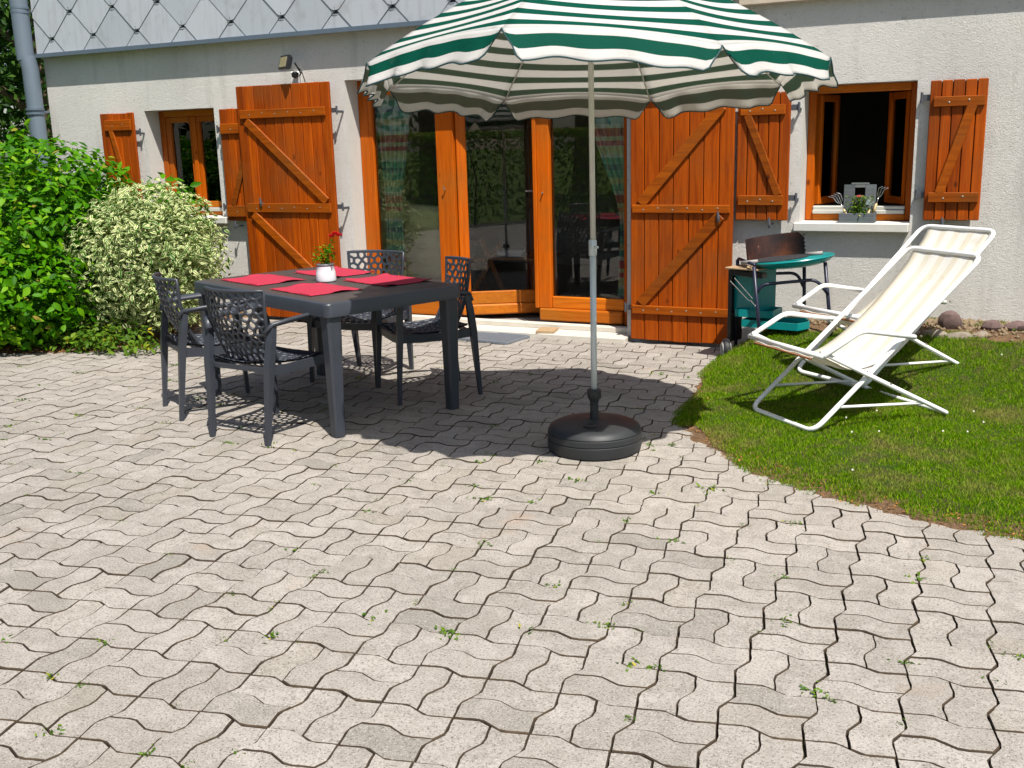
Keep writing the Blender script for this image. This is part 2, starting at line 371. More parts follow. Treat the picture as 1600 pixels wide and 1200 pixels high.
def mat_burnt():
    m = N('burnt_steel'); p = m.pos(); n = m.noise(p, 5, 6, .65); f = m.noise(p, 40, 5)
    c = m.ramp(n, [(.35, (.018,.014,.016)), (.52, (.06,.022,.016)), (.68, (.15,.045,.02))]); c = m.mix(c, (.5,.42,.36), m.ramp(f, [(.72, (0,0,0)), (.77, (.7,.7,.7))]))
    return m.fin(c, .55, m.bump(f, .3, .002), metal=.3)
M_BURNT = mat_burnt()
M_GRILL = plain('sooty_wire', (.08,.08,.085), .4, metal=.7, var=.4)
M_STEEL = plain('bright_steel', (.62,.62,.62), .25, metal=.9)
M_RUBBER = plain('black_rubber', (.012,.012,.014), .6)
M_WHEELW = plain('white_wheel', (.55,.55,.54), .5)
M_BOARDW = plain('worn_wood', (.36,.25,.14), .7, var=.3)
M_HANDLE = plain('grey_handle', (.28,.26,.24), .6)
M_GREYWOOD = mat_wood('grey_stained_wood', (.09,.095,.105), (.13,.135,.15), (.17,.175,.19), rough=.8, axis='x', coat=0)
M_GRATE = plain('galvanised_grate', (.22,.25,.29), .5, metal=.4, var=.15)
M_STONEA = plain('purple_brown_stone', (.135,.088,.08), .9, var=.5, scale=35, bump=1.0)
M_STONEB = plain('grey_beige_stone', (.22,.185,.145), .9, var=.45, scale=35, bump=1.0)
M_GRAVEL = plain('pale_gravel', (.20,.145,.085), .95, var=.6, scale=40, bump=.9)
M_COVER = mat_leaf('olive_knit_cover', [(0, (.62,.58,.34)), (1, (.62,.58,.34))], trans=.05, rough=.9)
M_SHEET = plain('beige_sofa_cloth', (.68,.62,.50), .9)
M_CHAIRWOOD = plain('chair_wood', (.40,.17,.06), .5, var=.2)
M_PAPER = plain('magazine_paper', (.6,.6,.62), .5)
M_LAMP = plain('black_metal', (.012,.012,.013), .4)
M_LENS = plain('floodlight_lens', (.30,.26,.15), .2, var=.2)
M_WHITEP = plain('white_plastic', (.70,.70,.68), .4)
def mat_plaid():
    m = N('plaid_curtain'); p = m.n('ShaderNodeNewGeometry').outputs['Position']; sep = m.n('ShaderNodeSeparateXYZ'); m.l(p, sep.inputs[0])
    t = m.math('FRACT', m.math('MULTIPLY', sep.outputs[2], 1/.52))
    G, Rr, Y, B, W_ = (.22,.62,.50), (.80,.16,.20), (.86,.84,.48), (.12,.30,.42), (.88,.90,.80)
    c = m.ramp(t, [(0, Rr), (.12, W_), (.18, G), (.28, Y), (.38, G), (.50, B), (.58, G), (.68, W_), (.74, Y), (.86, Rr), (.93, Y)], 'CONSTANT')
    uv = m.n('ShaderNodeUVMap'); s2 = m.n('ShaderNodeSeparateXYZ'); m.l(uv.outputs[0], s2.inputs[0]); u = m.math('FRACT', m.math('MULTIPLY', s2.outputs[0], 5.0))
    c2 = m.ramp(u, [(0, G), (.3, W_), (.45, Y), (.7, Rr), (.8, G)], 'CONSTANT'); c = m.mix(c, c2, .22)
    m.fin(c, .85, spec=.1); tr = m.n('ShaderNodeBsdfTranslucent'); m.l(c, tr.inputs[0]); mx = m.n('ShaderNodeMixShader'); mx.inputs[0].default_value = .3
    m.l(m.b.outputs[0], mx.inputs[1]); m.l(tr.outputs[0], mx.inputs[2]); m.l(mx.outputs[0], m.out.inputs[0]); return m.m
M_PLAID = mat_plaid()
M_NET = plain('white_net_curtain', (.62,.62,.62), .9, var=.05)

# ------------------------------------------------------------------ layout constants
WY = 7.65                       # face of the house wall
GS, GA = .22804, .0524; GO = (-1.3697, 2.7073)
def gpt(i, j): return (GO[0]+GS*(i*math.cos(GA)+j*math.sin(GA)), GO[1]+GS*(i*math.sin(GA)-j*math.cos(GA)))
LAWN = [(-1.954,7.66),(-1.954,7.422),(-1.933,6.848),(-1.845,6.184),(-1.776,5.702),(-1.694,5.36),(-1.516,5.094),(-1.304,4.875),(-1.099,4.683),(-.866,4.548),(-.681,4.44),(-.489,4.372),(-.331,4.291),(-.139,4.263),(.043,4.223),(.6,4.13),(1.6,4.0),(3.5,3.9),(3.5,7.66)]
BED = [(-6.52,7.66),(-6.86,7.329),(-6.55,6.813),(-6.31,6.191),(-6.524,5.924),(-6.849,5.705),(-7.345,5.509),(-8.2,5.25),(-9.5,4.9),(-13,4.5),(-13,7.66)]
def inside(poly, x, y):
    c = False; n = len(poly)
    for i in range(n):
        x1, y1 = poly[i]; x2, y2 = poly[i-1]
        if (y1 > y) != (y2 > y) and x < (x2-x1)*(y-y1)/(y2-y1)+x1: c = not c
    return c
def pdist(poly, x, y, skip=()):
    d = 9
    for i in range(len(poly)):
        if i in skip: continue
        x1, y1 = poly[i]; x2, y2 = poly[(i+1) % len(poly)]; dx, dy = x2-x1, y2-y1
        t = max(0, min(1, ((x-x1)*dx+(y-y1)*dy)/(dx*dx+dy*dy))); d = min(d, math.hypot(x-x1-t*dx, y-y1-t*dy))
    return d
def sst(a, b, x): t = max(0, min(1, (x-a)/(b-a))); return t*t*(3-2*t)
def zlawn(x, y):
    d = pdist(LAWN, x, y, (17, 18)) if inside(LAWN, x, y) else -pdist(LAWN, x, y, (17, 18))
    e = max(-.02, min(.03, -.004+d*.22)); return e + .24*sst(6.0, 7.55, y)*sst(-2.0, -1.45, x) + .006*math.sin(x*5.1+y*3)*math.cos(y*4.3)*(d > .1)

# ------------------------------------------------------------------ ground
mb = MB(); mb.add([(-150,-150,-.06),(150,-150,-.06),(150,150,-.06),(-150,150,-.06)], [(0,1,2,3)])
gm = mat_soil('meadow', (.05,.08,.015), (.14,.17,.04), (.07,.13,.02)); mb.obj('ground', gm, kind='structure')
mb = MB(); mb.add([(-10,-1.7,-.022),(4,-1.7,-.022),(4,7.66,-.022),(-10,7.66,-.022)], [(0,1,2,3)]); patio = mb.obj('patio', M_BED, kind='structure')

# pavers: wavy interlocking blocks laid in basket weave
DL = .0132
def paver_template(sx, sy):
    s = GS; f = lambda t: DL*(math.sin(2*math.pi*t)-.32*math.sin(4*math.pi*t)); out = []
    nL, nE = 8, 3
    for k in range(nL): t = k/nL; out.append((s*t - (0 if k else 0), f(t)))
    for k in range(nE): t = .5*k/nE; out.append((s-f(t), s*t))
    for k in range(nL): t = 1-k/nL; out.append((s*t, s/2+f(t)))
    for k in range(nE): t = .5-.5*k/nE; out.append((-f(t), s*t))
    # corners of left edge: order closes at (0,0)
    P = [(x-s/2, y-s/4) for x, y in out]
    def ins(g): return [(x*(1-2*g/s), y*(1-4*g/s)) for x, y in P]
    a = ins(.0033); b = ins(.0016); n = len(P); mbt = MB()
    vs = [(x, y, 0) for x, y in a]+[(x, y, -.0045) for x, y in b]+[(x, y, -.026) for x, y in b]
    fs = [tuple(range(n))]+[(i+n, (i+1) % n+n, (i+1) % n, i) for i in range(n)]+[(i+2*n, (i+1) % n+2*n, (i+1) % n+n, i+n) for i in range(n)]
    mbt.add(vs, fs[:1+n]); mbt.m[1:] = [1]*n; mbt.f += fs[1+n:]; mbt.m += [1]*n; return mbt
tpl = paver_template(0, 0); paver_me = tpl.mesh('paver', [M_PAVER, M_PEDGE])
tv = np.array(tpl.v); cells = []
for i in range(-44, 22):
    for j in range(-24, 20):
        A = gpt(i, j+1)   # near-left corner of the cell
        for k in (0, 1):
            if (i+j) % 2 == 0:  # pair runs away from the camera
                lx, ly = GS*(.25+.5*k), GS*.5; rot = GA+math.pi/2+(math.pi if k == 0 else 0)
            else: lx, ly = GS*.5, GS*(.25+.5*k); rot = GA+(math.pi if k == 1 else 0)
            x = A[0]+lx*math.cos(GA)-ly*math.sin(GA); y = A[1]+lx*math.sin(GA)+ly*math.cos(GA)
            if y > 7.60 or y < -1.6 or x < -9.9 or x > 3.9: continue
            if inside(LAWN, x, y) and pdist(LAWN, x, y, (17, 18)) > .16: continue
            if inside(BED, x, y) and pdist(BED, x, y) > .2: continue
            q = np.array([x, y, -CH]); dz = q @ _f; px = 800+1637*(q @ _r2)/dz if dz > 0 else -9e9; py = 600-1637*(q @ _u2)/dz if dz > 0 else 9e9
            vis = -25 < px < 1625 and py < 1225
            cells.append((0 if vis else 1, dz if vis else 99+abs(dz), x, y, rot))
cells.sort()
chunkV, chunkF = [], []; fl = [f for f in tpl.f]
for n, (vz, dz, x, y, rot) in enumerate(cells):
    rz = rot+random.gauss(0, .004); tx, ty = random.gauss(0, .006), random.gauss(0, .006)
    x += random.gauss(0, .0006); y += random.gauss(0, .0006); z = random.uniform(-.0035, .0012); scx, scy = 1-abs(random.gauss(0, .006)), 1-abs(random.gauss(0, .012))
    Mx = Matrix.Translation((x, y, z)) @ Matrix.Rotation(tx, 4, 'X') @ Matrix.Rotation(ty, 4, 'Y') @ Matrix.Rotation(rz, 4, 'Z') @ Matrix.Diagonal((scx, scy, 1, 1))
    if n < 300:
        o = link('paver', paver_me, patio); o.matrix_local = Mx
    else:
        m3 = np.array(Mx)[:3, :3]; chunkV.append(tv @ m3.T + np.array([x, y, z]))
st = MB(); st.v = [tuple(p) for p in np.concatenate(chunkV)]; nv = len(tv)
for c in range(len(chunkV)): st.f += [tuple(c*nv+i for i in f) for f in fl]
st.m = tpl.m*len(chunkV); st.obj('distant_pavers', [M_PAVER, M_PEDGE], patio, kind='stuff')

# lawn and planting-bed soil as height fields
def field(name, poly, zf, mat, x0, x1, y0, y1, step):
    mb = MB(); nx = int((x1-x0)/step); ny = int((y1-y0)/step); idx = {}
    def vid(i, j):
        if (i, j) not in idx:
            x = x0+i*step; y = min(y0+j*step, 7.66); idx[(i, j)] = len(mb.v); mb.v.append((x, y, zf(x, y)))
        return idx[(i, j)]
    for i in range(nx):
        for j in range(ny):
            cx, cy = x0+(i+.5)*step, y0+(j+.5)*step
            if cy > 7.66: continue
            if inside(poly, cx, cy) or pdist(poly, cx, cy) < .08: mb.f.append((vid(i,j), vid(i+1,j), vid(i+1,j+1), vid(i,j+1))); mb.m.append(1 if len(mat) > 1 and inside(poly, cx, cy) and pdist(poly, cx, cy) > .13 and cy < 7.15 else 0)
    return mb.obj(name, mat, smooth=True, kind='structure')
def zrough(x, y): return .006*math.sin(31*x+7*y)*math.sin(27*y-9*x)+.004*math.sin(77*x)*math.cos(63*y)
lawn_s = field('lawn', LAWN, lambda x, y: zlawn(x, y)+zrough(x, y), [M_SOIL, M_LAWN], -2.1, 3.5, 3.8, 7.68, .05)
def zbed(x, y):
    d = pdist(BED, x, y, (0, 9, 10)) * (1 if inside(BED, x, y) else -1); return max(-.02, min(.05, -.003+d*.16))+zrough(x, y)
field('planting_bed', BED, zbed, [M_SOIL], -13, -6.2, 4.4, 7.68, .07)
mb = MB(); mb.grid(lambda u, v: (-60+51*u, 7.6+60*v, .02+.9*sst(0, 1, v)+(.05*math.sin(u*40)*math.sin(v*37))), 40, 40); mb.obj('back_meadow', gm, kind='structure', smooth=True)

# grass blades
def blades(n, sample, hmin, hmax, wd, lean=.5):
    V = np.zeros((n, 5, 3)); cnt = 0
    while cnt < n:
        x, y, z, sc = sample()
        if x is None: continue
        h = rng.uniform(hmin, hmax)*sc; a = rng.uniform(0, 6.283); b = rng.uniform(0, 6.283); l = h*rng.uniform(.1, lean*2)
        dx, dy = math.cos(a)*wd/2, math.sin(a)*wd/2; ex, ey = math.cos(b)*l, math.sin(b)*l
        V[cnt, 0] = (x-dx, y-dy, z); V[cnt, 1] = (x+dx, y+dy, z); V[cnt, 2] = (x-dx*.8+ex*.35, y-dy*.8+ey*.35, z+h*.6); V[cnt, 3] = (x+dx*.8+ex*.35, y+dy*.8+ey*.35, z+h*.6)
        V[cnt, 4] = (x+ex, y+ey, z+h); cnt += 1
    b = np.arange(n)[:, None]*5
    F = np.concatenate([b+np.array([[0,1,3]]), b+np.array([[0,3,2]]), b+np.array([[2,3,4]])], 0)
    return V.reshape(-1, 3), F
LAWN_T = {}
def zl_cached(x, y):
    k = (int(x*25), int(y*25))
    if k not in LAWN_T:
        cx, cy = (k[0]+.5)/25, (k[1]+.5)/25; LAWN_T[k] = (zlawn(cx, cy), pdist(LAWN, cx, cy, (0, 17, 18)) if inside(LAWN, cx, cy) else -1)
    return LAWN_T[k]
def samp_lawn():
    if rng.random() < .82: x = rng.uniform(-2.0, .75)
    else: x = rng.uniform(.75, 3.4)
    y = rng.uniform(4.0, 7.4); z, d = zl_cached(x, y)
    edge = .02+.03*math.sin(x*9+y*7)+.025*math.sin(x*23)+.12*max(0, 1-math.hypot(x+1.5, y-5.15)/.36)
    if d < edge*1.3 or rng.random() > min(1, .3+(d-edge)*9): return None, 0, 0, 0
    if y > 7.22+.08*math.sin(x*11) and x > -1.9: return None, 0, 0, 0
    t = .5+.5*math.sin(x*3.7+1)*math.sin(y*4.1)+.25*math.sin(x*13+y*9)
    return x, y, z-.004, .7+.45*t
gv, gf = blades(270000, samp_lawn, .010, .027, .0033)
g = link('grass', np_mesh('grass', gv, gf, M_GRASS), None, kind='stuff', label='short sunlit green lawn grass with drier yellow patches', category='grass')

# weeds, moss and clover in the joints
def leafy(n, pts, size, up=.6, fine=False, wr=(.42, .58)):
    """folded leaves; pts() -> (position, outward normal or None, scale)"""
    # profile: (along, half width) pairs from base to tip
    prof = [(.0, 0), (.22, .72), (.48, 1.0), (.76, .62), (1.0, 0)] if fine else [(.0, 0), (.40, 1.0), (1.0, 0)]
    m = len(prof); inn = list(range(1, m-1)); nv = m+2*len(inn); V = np.zeros((n, nv, 3))
    for k in range(n):
        p, nrm, sc = pts()
        L = size*sc*rng.uniform(.7, 1.25); W = L*rng.uniform(*wr)
        d = rng.normal(0, 1, 3)
        if nrm is not None: nn = np.array(nrm)*1.1+rng.normal(0, .55, 3)+np.array([0, 0, up])
        else: nn = rng.normal(0, .5, 3)+np.array([0, 0, 1.0])
        nn /= np.linalg.norm(nn)+1e-9; d -= nn*(d @ nn)
        d /= np.linalg.norm(d)+1e-9; s = np.cross(nn, d); p = np.array(p)
        fold = rng.uniform(.1, .35); dr = rng.uniform(0, .35)
        for q, (a, w_) in enumerate(prof):
            c = p+d*L*a-nn*L*dr*a*a; V[k, q] = c
            if 0 < q < m-1: o = s*W*.5*w_; f_ = nn*W*fold*w_*.6; V[k, m+2*(q-1)] = c+o+f_; V[k, m+2*(q-1)+1] = c-o+f_
    pat = []
    for side in (0, 1):
        e = lambda q: m+2*(q-1)+side
        T = [(0, e(1), 1)]
        for q in range(1, m-2): T += [(q, e(q), q+1), (e(q), e(q+1), q+1)]
        T += [(m-2, e(m-2), m-1)]
        pat += [t if side else t[::-1] for t in T]
    uvv = np.zeros((nv, 2))
    for q, (a, w_) in enumerate(prof):
        uvv[q] = (.5, a)
        if 0 < q < m-1: uvv[m+2*(q-1)] = (.5+.5*w_**.5, a); uvv[m+2*(q-1)+1] = (.5-.5*w_**.5, a)
    b = np.arange(n)[:, None]*nv
    F = np.concatenate([b+np.array([t]) for t in pat], 0); uv = np.concatenate([np.tile(uvv[list(t)], (n, 1)) for t in pat], 0)
    return V.reshape(-1, 3), F, uv
joints = []
for _ in range(480):
    i = random.uniform(-24, 9); j = random.uniform(-18, 6)
    if random.random() < .5: i = round(i)
    else: j = round(j)
    x, y = gpt(i, j)
    if y > 7.3 or inside(LAWN, x, y) or inside(BED, x, y): continue
    if random.random() > (.45 if x < -2.5 else .8): continue
    joints.append((x, y, random.choice([.4, .6, .9, 1.2])))
for (x, y) in [(-1.72,4.95),(-1.66,4.86),(-1.6,5.0),(-1.8,5.05),(-1.95,5.9),(-1.98,6.5),(-1.75,5.15),(-1.5,4.8)]: joints.append((x, y, .8))
for _ in range(70): joints.append((random.uniform(-1.8, 1.2), 7.62-abs(random.gauss(0, .17)), .9))
def s_joint():
    x, y, s = joints[rng.integers(len(joints))]; e = rng.uniform(0, 6.28)
    if rng.random() < .5: dx, dy = rng.normal(0, .028*s), rng.normal(0, .004)
    else: dx, dy = rng.normal(0, .006), rng.normal(0, .025*s)
    return (x+dx, y+dy, (zlawn(x, y)+.012 if y > 7.0 and x > -1.95 else -.006)+rng.uniform(0, .01)), None, s
v, f, uv = leafy(6000, s_joint, .018); wj = link('joint_weeds', np_mesh('joint_weeds', v, f, M_WEED, uv=uv), None, kind='stuff', label='small green weeds and clover growing in the paving joints', category='weeds')

# ------------------------------------------------------------------ house
house = thing('house', 'rendered house front with wooden shutters, glazed patio doors and grey diamond slates above', 'house', (0, 0, 0))
X0, X1, ZT = -8.95, 4.0, 5.2
HOLES = [(-7.685, -6.83, .925, 1.915), (-5.37, -2.83, .03, 2.085), (-1.53, -.79, .925, 1.866)]
def wall(x0, x1, z0, z1, y0, y1, holes):
    xs = sorted({x0, x1, *[h[0] for h in holes], *[h[1] for h in holes]}); zs = sorted({z0, z1, *[h[2] for h in holes], *[h[3] for h in holes]}); mb = MB()
    inh = lambda x, z: any(h[0] < x < h[1] and h[2] < z < h[3] for h in holes)
    for a, b in zip(xs, xs[1:]):
        for c, d in zip(zs, zs[1:]):
            if inh((a+b)/2, (c+d)/2): continue
            mb.add([(a,y0,c),(b,y0,c),(b,y0,d),(a,y0,d)], [(0,1,2,3)]); mb.add([(a,y1,c),(b,y1,c),(b,y1,d),(a,y1,d)], [(3,2,1,0)], 2)
    for (a, b, c, d) in holes:
        for q in ([(a,y0,c),(a,y0,d),(a,y1,d),(a,y1,c)], [(b,y0,c),(b,y1,c),(b,y1,d),(b,y0,d)], [(a,y0,d),(b,y0,d),(b,y1,d),(a,y1,d)], [(a,y0,c),(a,y1,c),(b,y1,c),(b,y0,c)]): mb.add(q, [(0,1,2,3)], 1)
    mb.add([(x0,y0,z0),(x0,y1,z0),(x0,y1,z1),(x0,y0,z1)], [(0,3,2,1)])
    return mb
wall(X0, X1, -.1, ZT, WY, 8.0, HOLES).obj('wall', [M_STUCCO, M_REVEAL, M_ROOM], house)
mb = MB(); mb.box(X0, X0+.25, 8.0, 15, -.1, ZT); mb.obj('side_wall', M_STUCCO, house)
mb = MB(); mb.box(X0+.1, X1, 11.9, 12.1, 0, 2.6); mb.box(X0+.3, X0+.4, 8.0, 11.9, 0, 2.6); mb.box(3.9, 4, 8.0, 11.9, 0, 2.6); mb.box(-2.3, -2.2, 8.001, 11.9, .04, 2.45); mb.box(-6.2, -6.1, 8.001, 11.9, .04, 2.45); mb.obj('room_wall', M_ROOM, house)
mb = MB(); mb.box(X0+.1, X1, 8.001, 12.1, -.05, .04); mb.obj('room_floor', M_ROOMFLOOR, house)
mb = MB(); mb.box(X0+.1, X1, 8.001, 12.1, 2.45, 2.6); mb.obj('room_ceiling', M_ROOM, house)
mb = MB(); mb.add([(X0-.3,7.1,5.1),(X1+.3,7.1,5.1),(X1+.3,11.5,7.6),(X0-.3,11.5,7.6),(X0-.3,7.1,5.25),(X1+.3,7.1,5.25),(X1+.3,11.5,7.75),(X0-.3,11.5,7.75)], [(0,3,2,1),(4,5,6,7),(0,1,5,4),(1,2,6,5),(2,3,7,6),(3,0,4,7)]); mb.obj('roof', M_DARKJOINT, house)
# cladding backing and slates
mb = MB(); mb.box(-8.93, -2.04, 7.585, WY-.001, 2.50, 5.1); mb.obj('cladding_backing', M_DARKJOINT, house)
mb = MB(); mb.box(-8.96, -2.0, 7.545, 7.583, 2.475, 2.498); mb.box(-8.96, -2.0, 7.545, 7.552, 2.462, 2.4749); mb.obj('drip_flashing', M_ZINC, house)
HW, HZ = .279, .232
def slate(cx, zb, row):
    # long rhombic slate seen as a diamond above the one below, with a clipped foot
    g = .0105; e = .038; pts = [(-e, 0), (-e*.5, -.006), (e*.5, -.006), (e, 0), (HW-g, HZ-g*.5), (.030, 2*HZ-.032), (-.030, 2*HZ-.032), (-HW+g, HZ-g*.5)]
    z0 = 2.5; x0, x1 = -8.93, -2.03
    P = [(cx+x, zb+z) for x, z in pts]
    for ax, s, lim in ((1, 1, z0), (0, 1, x0), (0, -1, x1)):
        Q = []
        for a, b in zip(P, P[1:]+P[:1]):
            da, db = s*(a[ax]-lim), s*(b[ax]-lim)
            if da >= 0: Q.append(a)
            if (da > 0) != (db > 0) and da != db:
                t = da/(da-db); Q.append((a[0]+t*(b[0]-a[0]), a[1]+t*(b[1]-a[1])))
        P = Q
        if len(P) < 3: return
    ar = abs(sum(a[0]*b[1]-b[0]*a[1] for a, b in zip(P, P[1:]+P[:1])))/2
    if ar < .002: return
    mb = MB(); n = len(P); yo = lambda z: 7.562+.014*(z-zb)/(2*HZ)+random.uniform(0, .0015)
    dy = random.uniform(-.001, .0015)
    vs = [(x, 7.560+.012*(z-zb)/(2*HZ)+dy, z) for x, z in P]+[(x, 7.5835, z) for x, z in P]
    mb.add(vs, [tuple(range(n)), tuple(range(n, 2*n))[::-1]]+[(i, i+n, (i+1) % n+n, (i+1) % n) for i in range(n)]); mb.obj('slate', M_SLATE, house)
for r in range(-2, 7):
    zb = 2.648+HZ*r; off = (r % 2)*HW
    for k in range(-1, 14): slate(-8.70+off+k*2*HW*.9985, zb, r)
    if 0 <= r < 3:
        for k in range(-1, 13):
            x = -8.70+off+k*2*HW*.9985
            if -8.9 < x < -2.1: mb = MB(); mb.lathe([(.034, 0), (.034, .004)], 12); mb.v = [(x+v[0], 7.5595-v[2], zb+.004-abs(v[1])*.4-.004) for v in mb.v]; mb.tube([(x, 7.556, zb), (x, 7.545, zb+.02)], .0018, 5); mb.obj('slate_hook', M_DARKJOINT, house)
mb = MB(); mb.cbox(-1.985, X1, 7.585, 7.648, 2.415, 2.62, .006); mb.obj('balcony_edge', M_BEAM, house)
mb = MB(); mb.box(-1.99, X1, 7.60, 7.648, 2.621, 3.4); mb.obj('upper_band', M_STUCCO, house)
# downpipe
mb = MB(); mb.tube([(-9.02,7.50,5.0),(-9.02,7.50,2.52),(-9.015,7.50,2.44)], .082, 20); mb.tube([(-9.005,7.5,2.47),(-8.985,7.51,2.36),(-8.985,7.51,0)], .079, 20, cap=False)
dp = mb.obj('downpipe', M_PIPE, house, smooth=False); autosmooth(dp, 40)
for z in (1.95, 2.90):
    mb = MB(); xx = -8.985 if z < 2.4 else -9.02
    for dz in (-.025, .015): mb.tube([(xx, 7.505, z+dz), (xx, 7.505, z+dz+.02)], .088, 20)
    mb.bar((xx, 7.505, z), (xx+.02, 7.66, z), .02, .02); o = mb.obj('pipe_collar', M_ZINC, dp); autosmooth(o)
# sills and step
for (a, b) in ((-7.76, -6.74), (-1.56, -.79)):
    mb = MB(); mb.cbox(a, b, 7.578, 7.80, .868, .9285, .006); mb.obj('window_sill', M_SILL, house)
mb = MB(); mb.cbox(-5.36, -2.80, 7.50, 7.80, -.02, .034, .005); mb.cbox(-5.34, -2.835, 7.72, 7.80, .0341, .075, .004); mb.obj('doorstep', M_STEP, house)
mb = MB(); mb.box(-5.36, -2.835, 7.801, 8.0, .0301, .0405); mb.obj('threshold', M_ALU, house)

# shutters -------------------------------------------------------------
def shutter(name_label, x0, x1, z0, z1, yb, th, widths, battens, brace, hinge_side, nails, latch=None):
    s = link('shutter', None, house, label=name_label); yf = yb-th
    # planks
    W = sum(widths); x = x0
    for wd in widths:
        w2 = wd/W*(x1-x0); mb = MB(); dz = random.uniform(-.003, .003); mb.cbox(x+.0026, x+w2-.0026, yf+random.uniform(-.0012, .0012), yb, z0+dz, z1+dz, .0045); mb.obj('plank', M_SHUT, s); x += w2
    mb = MB(); mb.box(x0+.006, x1-.006, yb-.010, yb-.007, z0+.008, z1-.012); mb.obj('tongues', M_TONGUE, s)
    for (bz, bh, bx0, bx1) in battens:
        mb = MB(); mb.cbox(bx0, bx1, yf-.022, yf-.0015, bz-bh/2, bz+bh/2, .004); b = mb.obj('batten', M_BATTEN, s)
        mb = MB()
        for k in range(nails): xx = bx0+(bx1-bx0)*(k+.8)/(nails+.6); mb.lathe([(.007, 0), (.0065, .002), (.003, .0035)], 8, (0, 0, 0)); q = len(mb.v)-24; mb.v[q:] = [(xx+v[0], yf-.0215-v[2], bz+v[1]+.006*((k % 2)*2-1)) for v in mb.v[q:]]
        mb.obj('nail_heads', M_NAIL, s, kind='stuff')
    for (ax, az, cx, cz, bw) in brace:
        mb = MB(); mb.bar((ax, yf-.0115, az), (cx, yf-.0115, cz), bw, .020, up=(0, -1, 0), c=.004); mb.obj('brace', M_BATTEN, s)
    for z in (hinge_side[1], hinge_side[2]):
        hx = x1 if hinge_side[0] > 0 else x0; d = hinge_side[0]; mb = MB()
        mb.cbox(min(hx-.02*d, hx+.045*d), max(hx-.02*d, hx+.045*d), yf-.006 if False else yb+.0005, yb+.0065, z-.02, z+.02, .001)
        mb.tube([(hx+.05*d, yb-.002, z-.035), (hx+.05*d, yb-.002, z+.035)], .009, 8); mb.bar((hx+.05*d, yb, z-.012), (hx+.055*d, WY+.01, z-.012), .012, .02); mb.obj('hinge', M_IRON, s)
    if latch:
        lx, lz = latch; mb = MB(); mb.tube([(lx, WY+.01, lz-.02), (lx, yf-.03, lz-.02)], .006, 8); mb.tube([(lx, yf-.03, lz-.045), (lx, yf-.032, lz-.02), (lx-.004, yf-.034, lz+.03)], [.008, .012, .007], 8)
        mb.obj('holdback', M_IRON, s)
    return s
shutter('large shutter left of the patio doors', -6.465, -5.455, .03, 2.075, 7.565, .028, [1,1,1.1,1,1.1,1,1,1,1.1,1],
        [(1.835, .075, -6.42, -5.50), (1.02, .08, -6.42, -5.50), (.235, .075, -6.42, -5.50)], [(-6.36, 1.78, -5.54, 1.075, .075), (-6.36, .965, -5.54, .29, .075)], (1, 1.84, 1.03), 6, (-6.25, 1.08))
mb = MB(); mb.box(-6.466, -6.26, 7.5365, 7.537, 1.84, 1.93)
shutter('large shutter right of the patio doors', -2.765, -1.982, .028, 2.075, 7.570, .028, [1,1.05,1,1.1,1,1.05,1],
        [(1.84, .075, -2.73, -2.0), (1.025, .06, -2.745, -2.0), (.265, .065, -2.745, -2.0)], [(-2.07, 1.75, -2.68, 1.06, .08), (-2.07, .98, -2.68, .31, .08)], (-1, 1.84, .27), 6, (-2.08, .98))
shutter('small shutter left of the left window', -8.20, -7.765, .90, 1.902, 7.605, .024, [1,1,1,1,1], [(1.79, .10, -8.13, -7.79), (1.0, .09, -8.13, -7.79)], [(-8.06, 1.76, -7.88, 1.05, .055)], (1, 1.72, 1.05), 2, (-8.1, .88))
shutter('small shutter half hidden behind the large left one', -6.715, -6.285, .90, 1.895, 7.605, .024, [1,1,1,1,1], [(1.72, .09, -6.70, -6.30), (.985, .10, -6.70, -6.30)], [(-6.36, 1.68, -6.62, 1.04, .055)], (-1, 1.72, 1.02), 2, (-6.60, .87))
shutter('small shutter next to the large right one', -1.975, -1.60, .945, 1.83, 7.605, .024, [1,1,1,1,1.05], [(1.71, .07, -1.95, -1.635), (1.085, .07, -1.955, -1.635)], [(-1.90, 1.68, -1.67, 1.12, .055)], (1, 1.72, 1.10), 3, (-1.72, .935))
shutter('small shutter right of the open window', -.705, -.355, .955, 1.857, 7.605, .024, [1,.95,1.05,1,.95], [(1.72, .065, -.678, -.368), (1.105, .065, -.678, -.368)], [(-.44, 1.70, -.61, 1.13, .06)], (-1, 1.75, 1.12), 2, (-.575, .945))

# windows ------------------------------------------------------------
def pane(p, x0, x1, z0, z1, y): mb = MB(); mb.box(x0, x1, y, y+.004, z0, z1); return mb.obj('pane', M_GLASS, p)
FY = 7.83
def fbox(parent, name, x0, x1, z0, z1, y0=FY, y1=FY+.06, mat=None, c=.005): mb = MB(); mb.cbox(x0, x1, y0, y1, z0, z1, c); return mb.obj(name, mat or M_FRAME, parent)
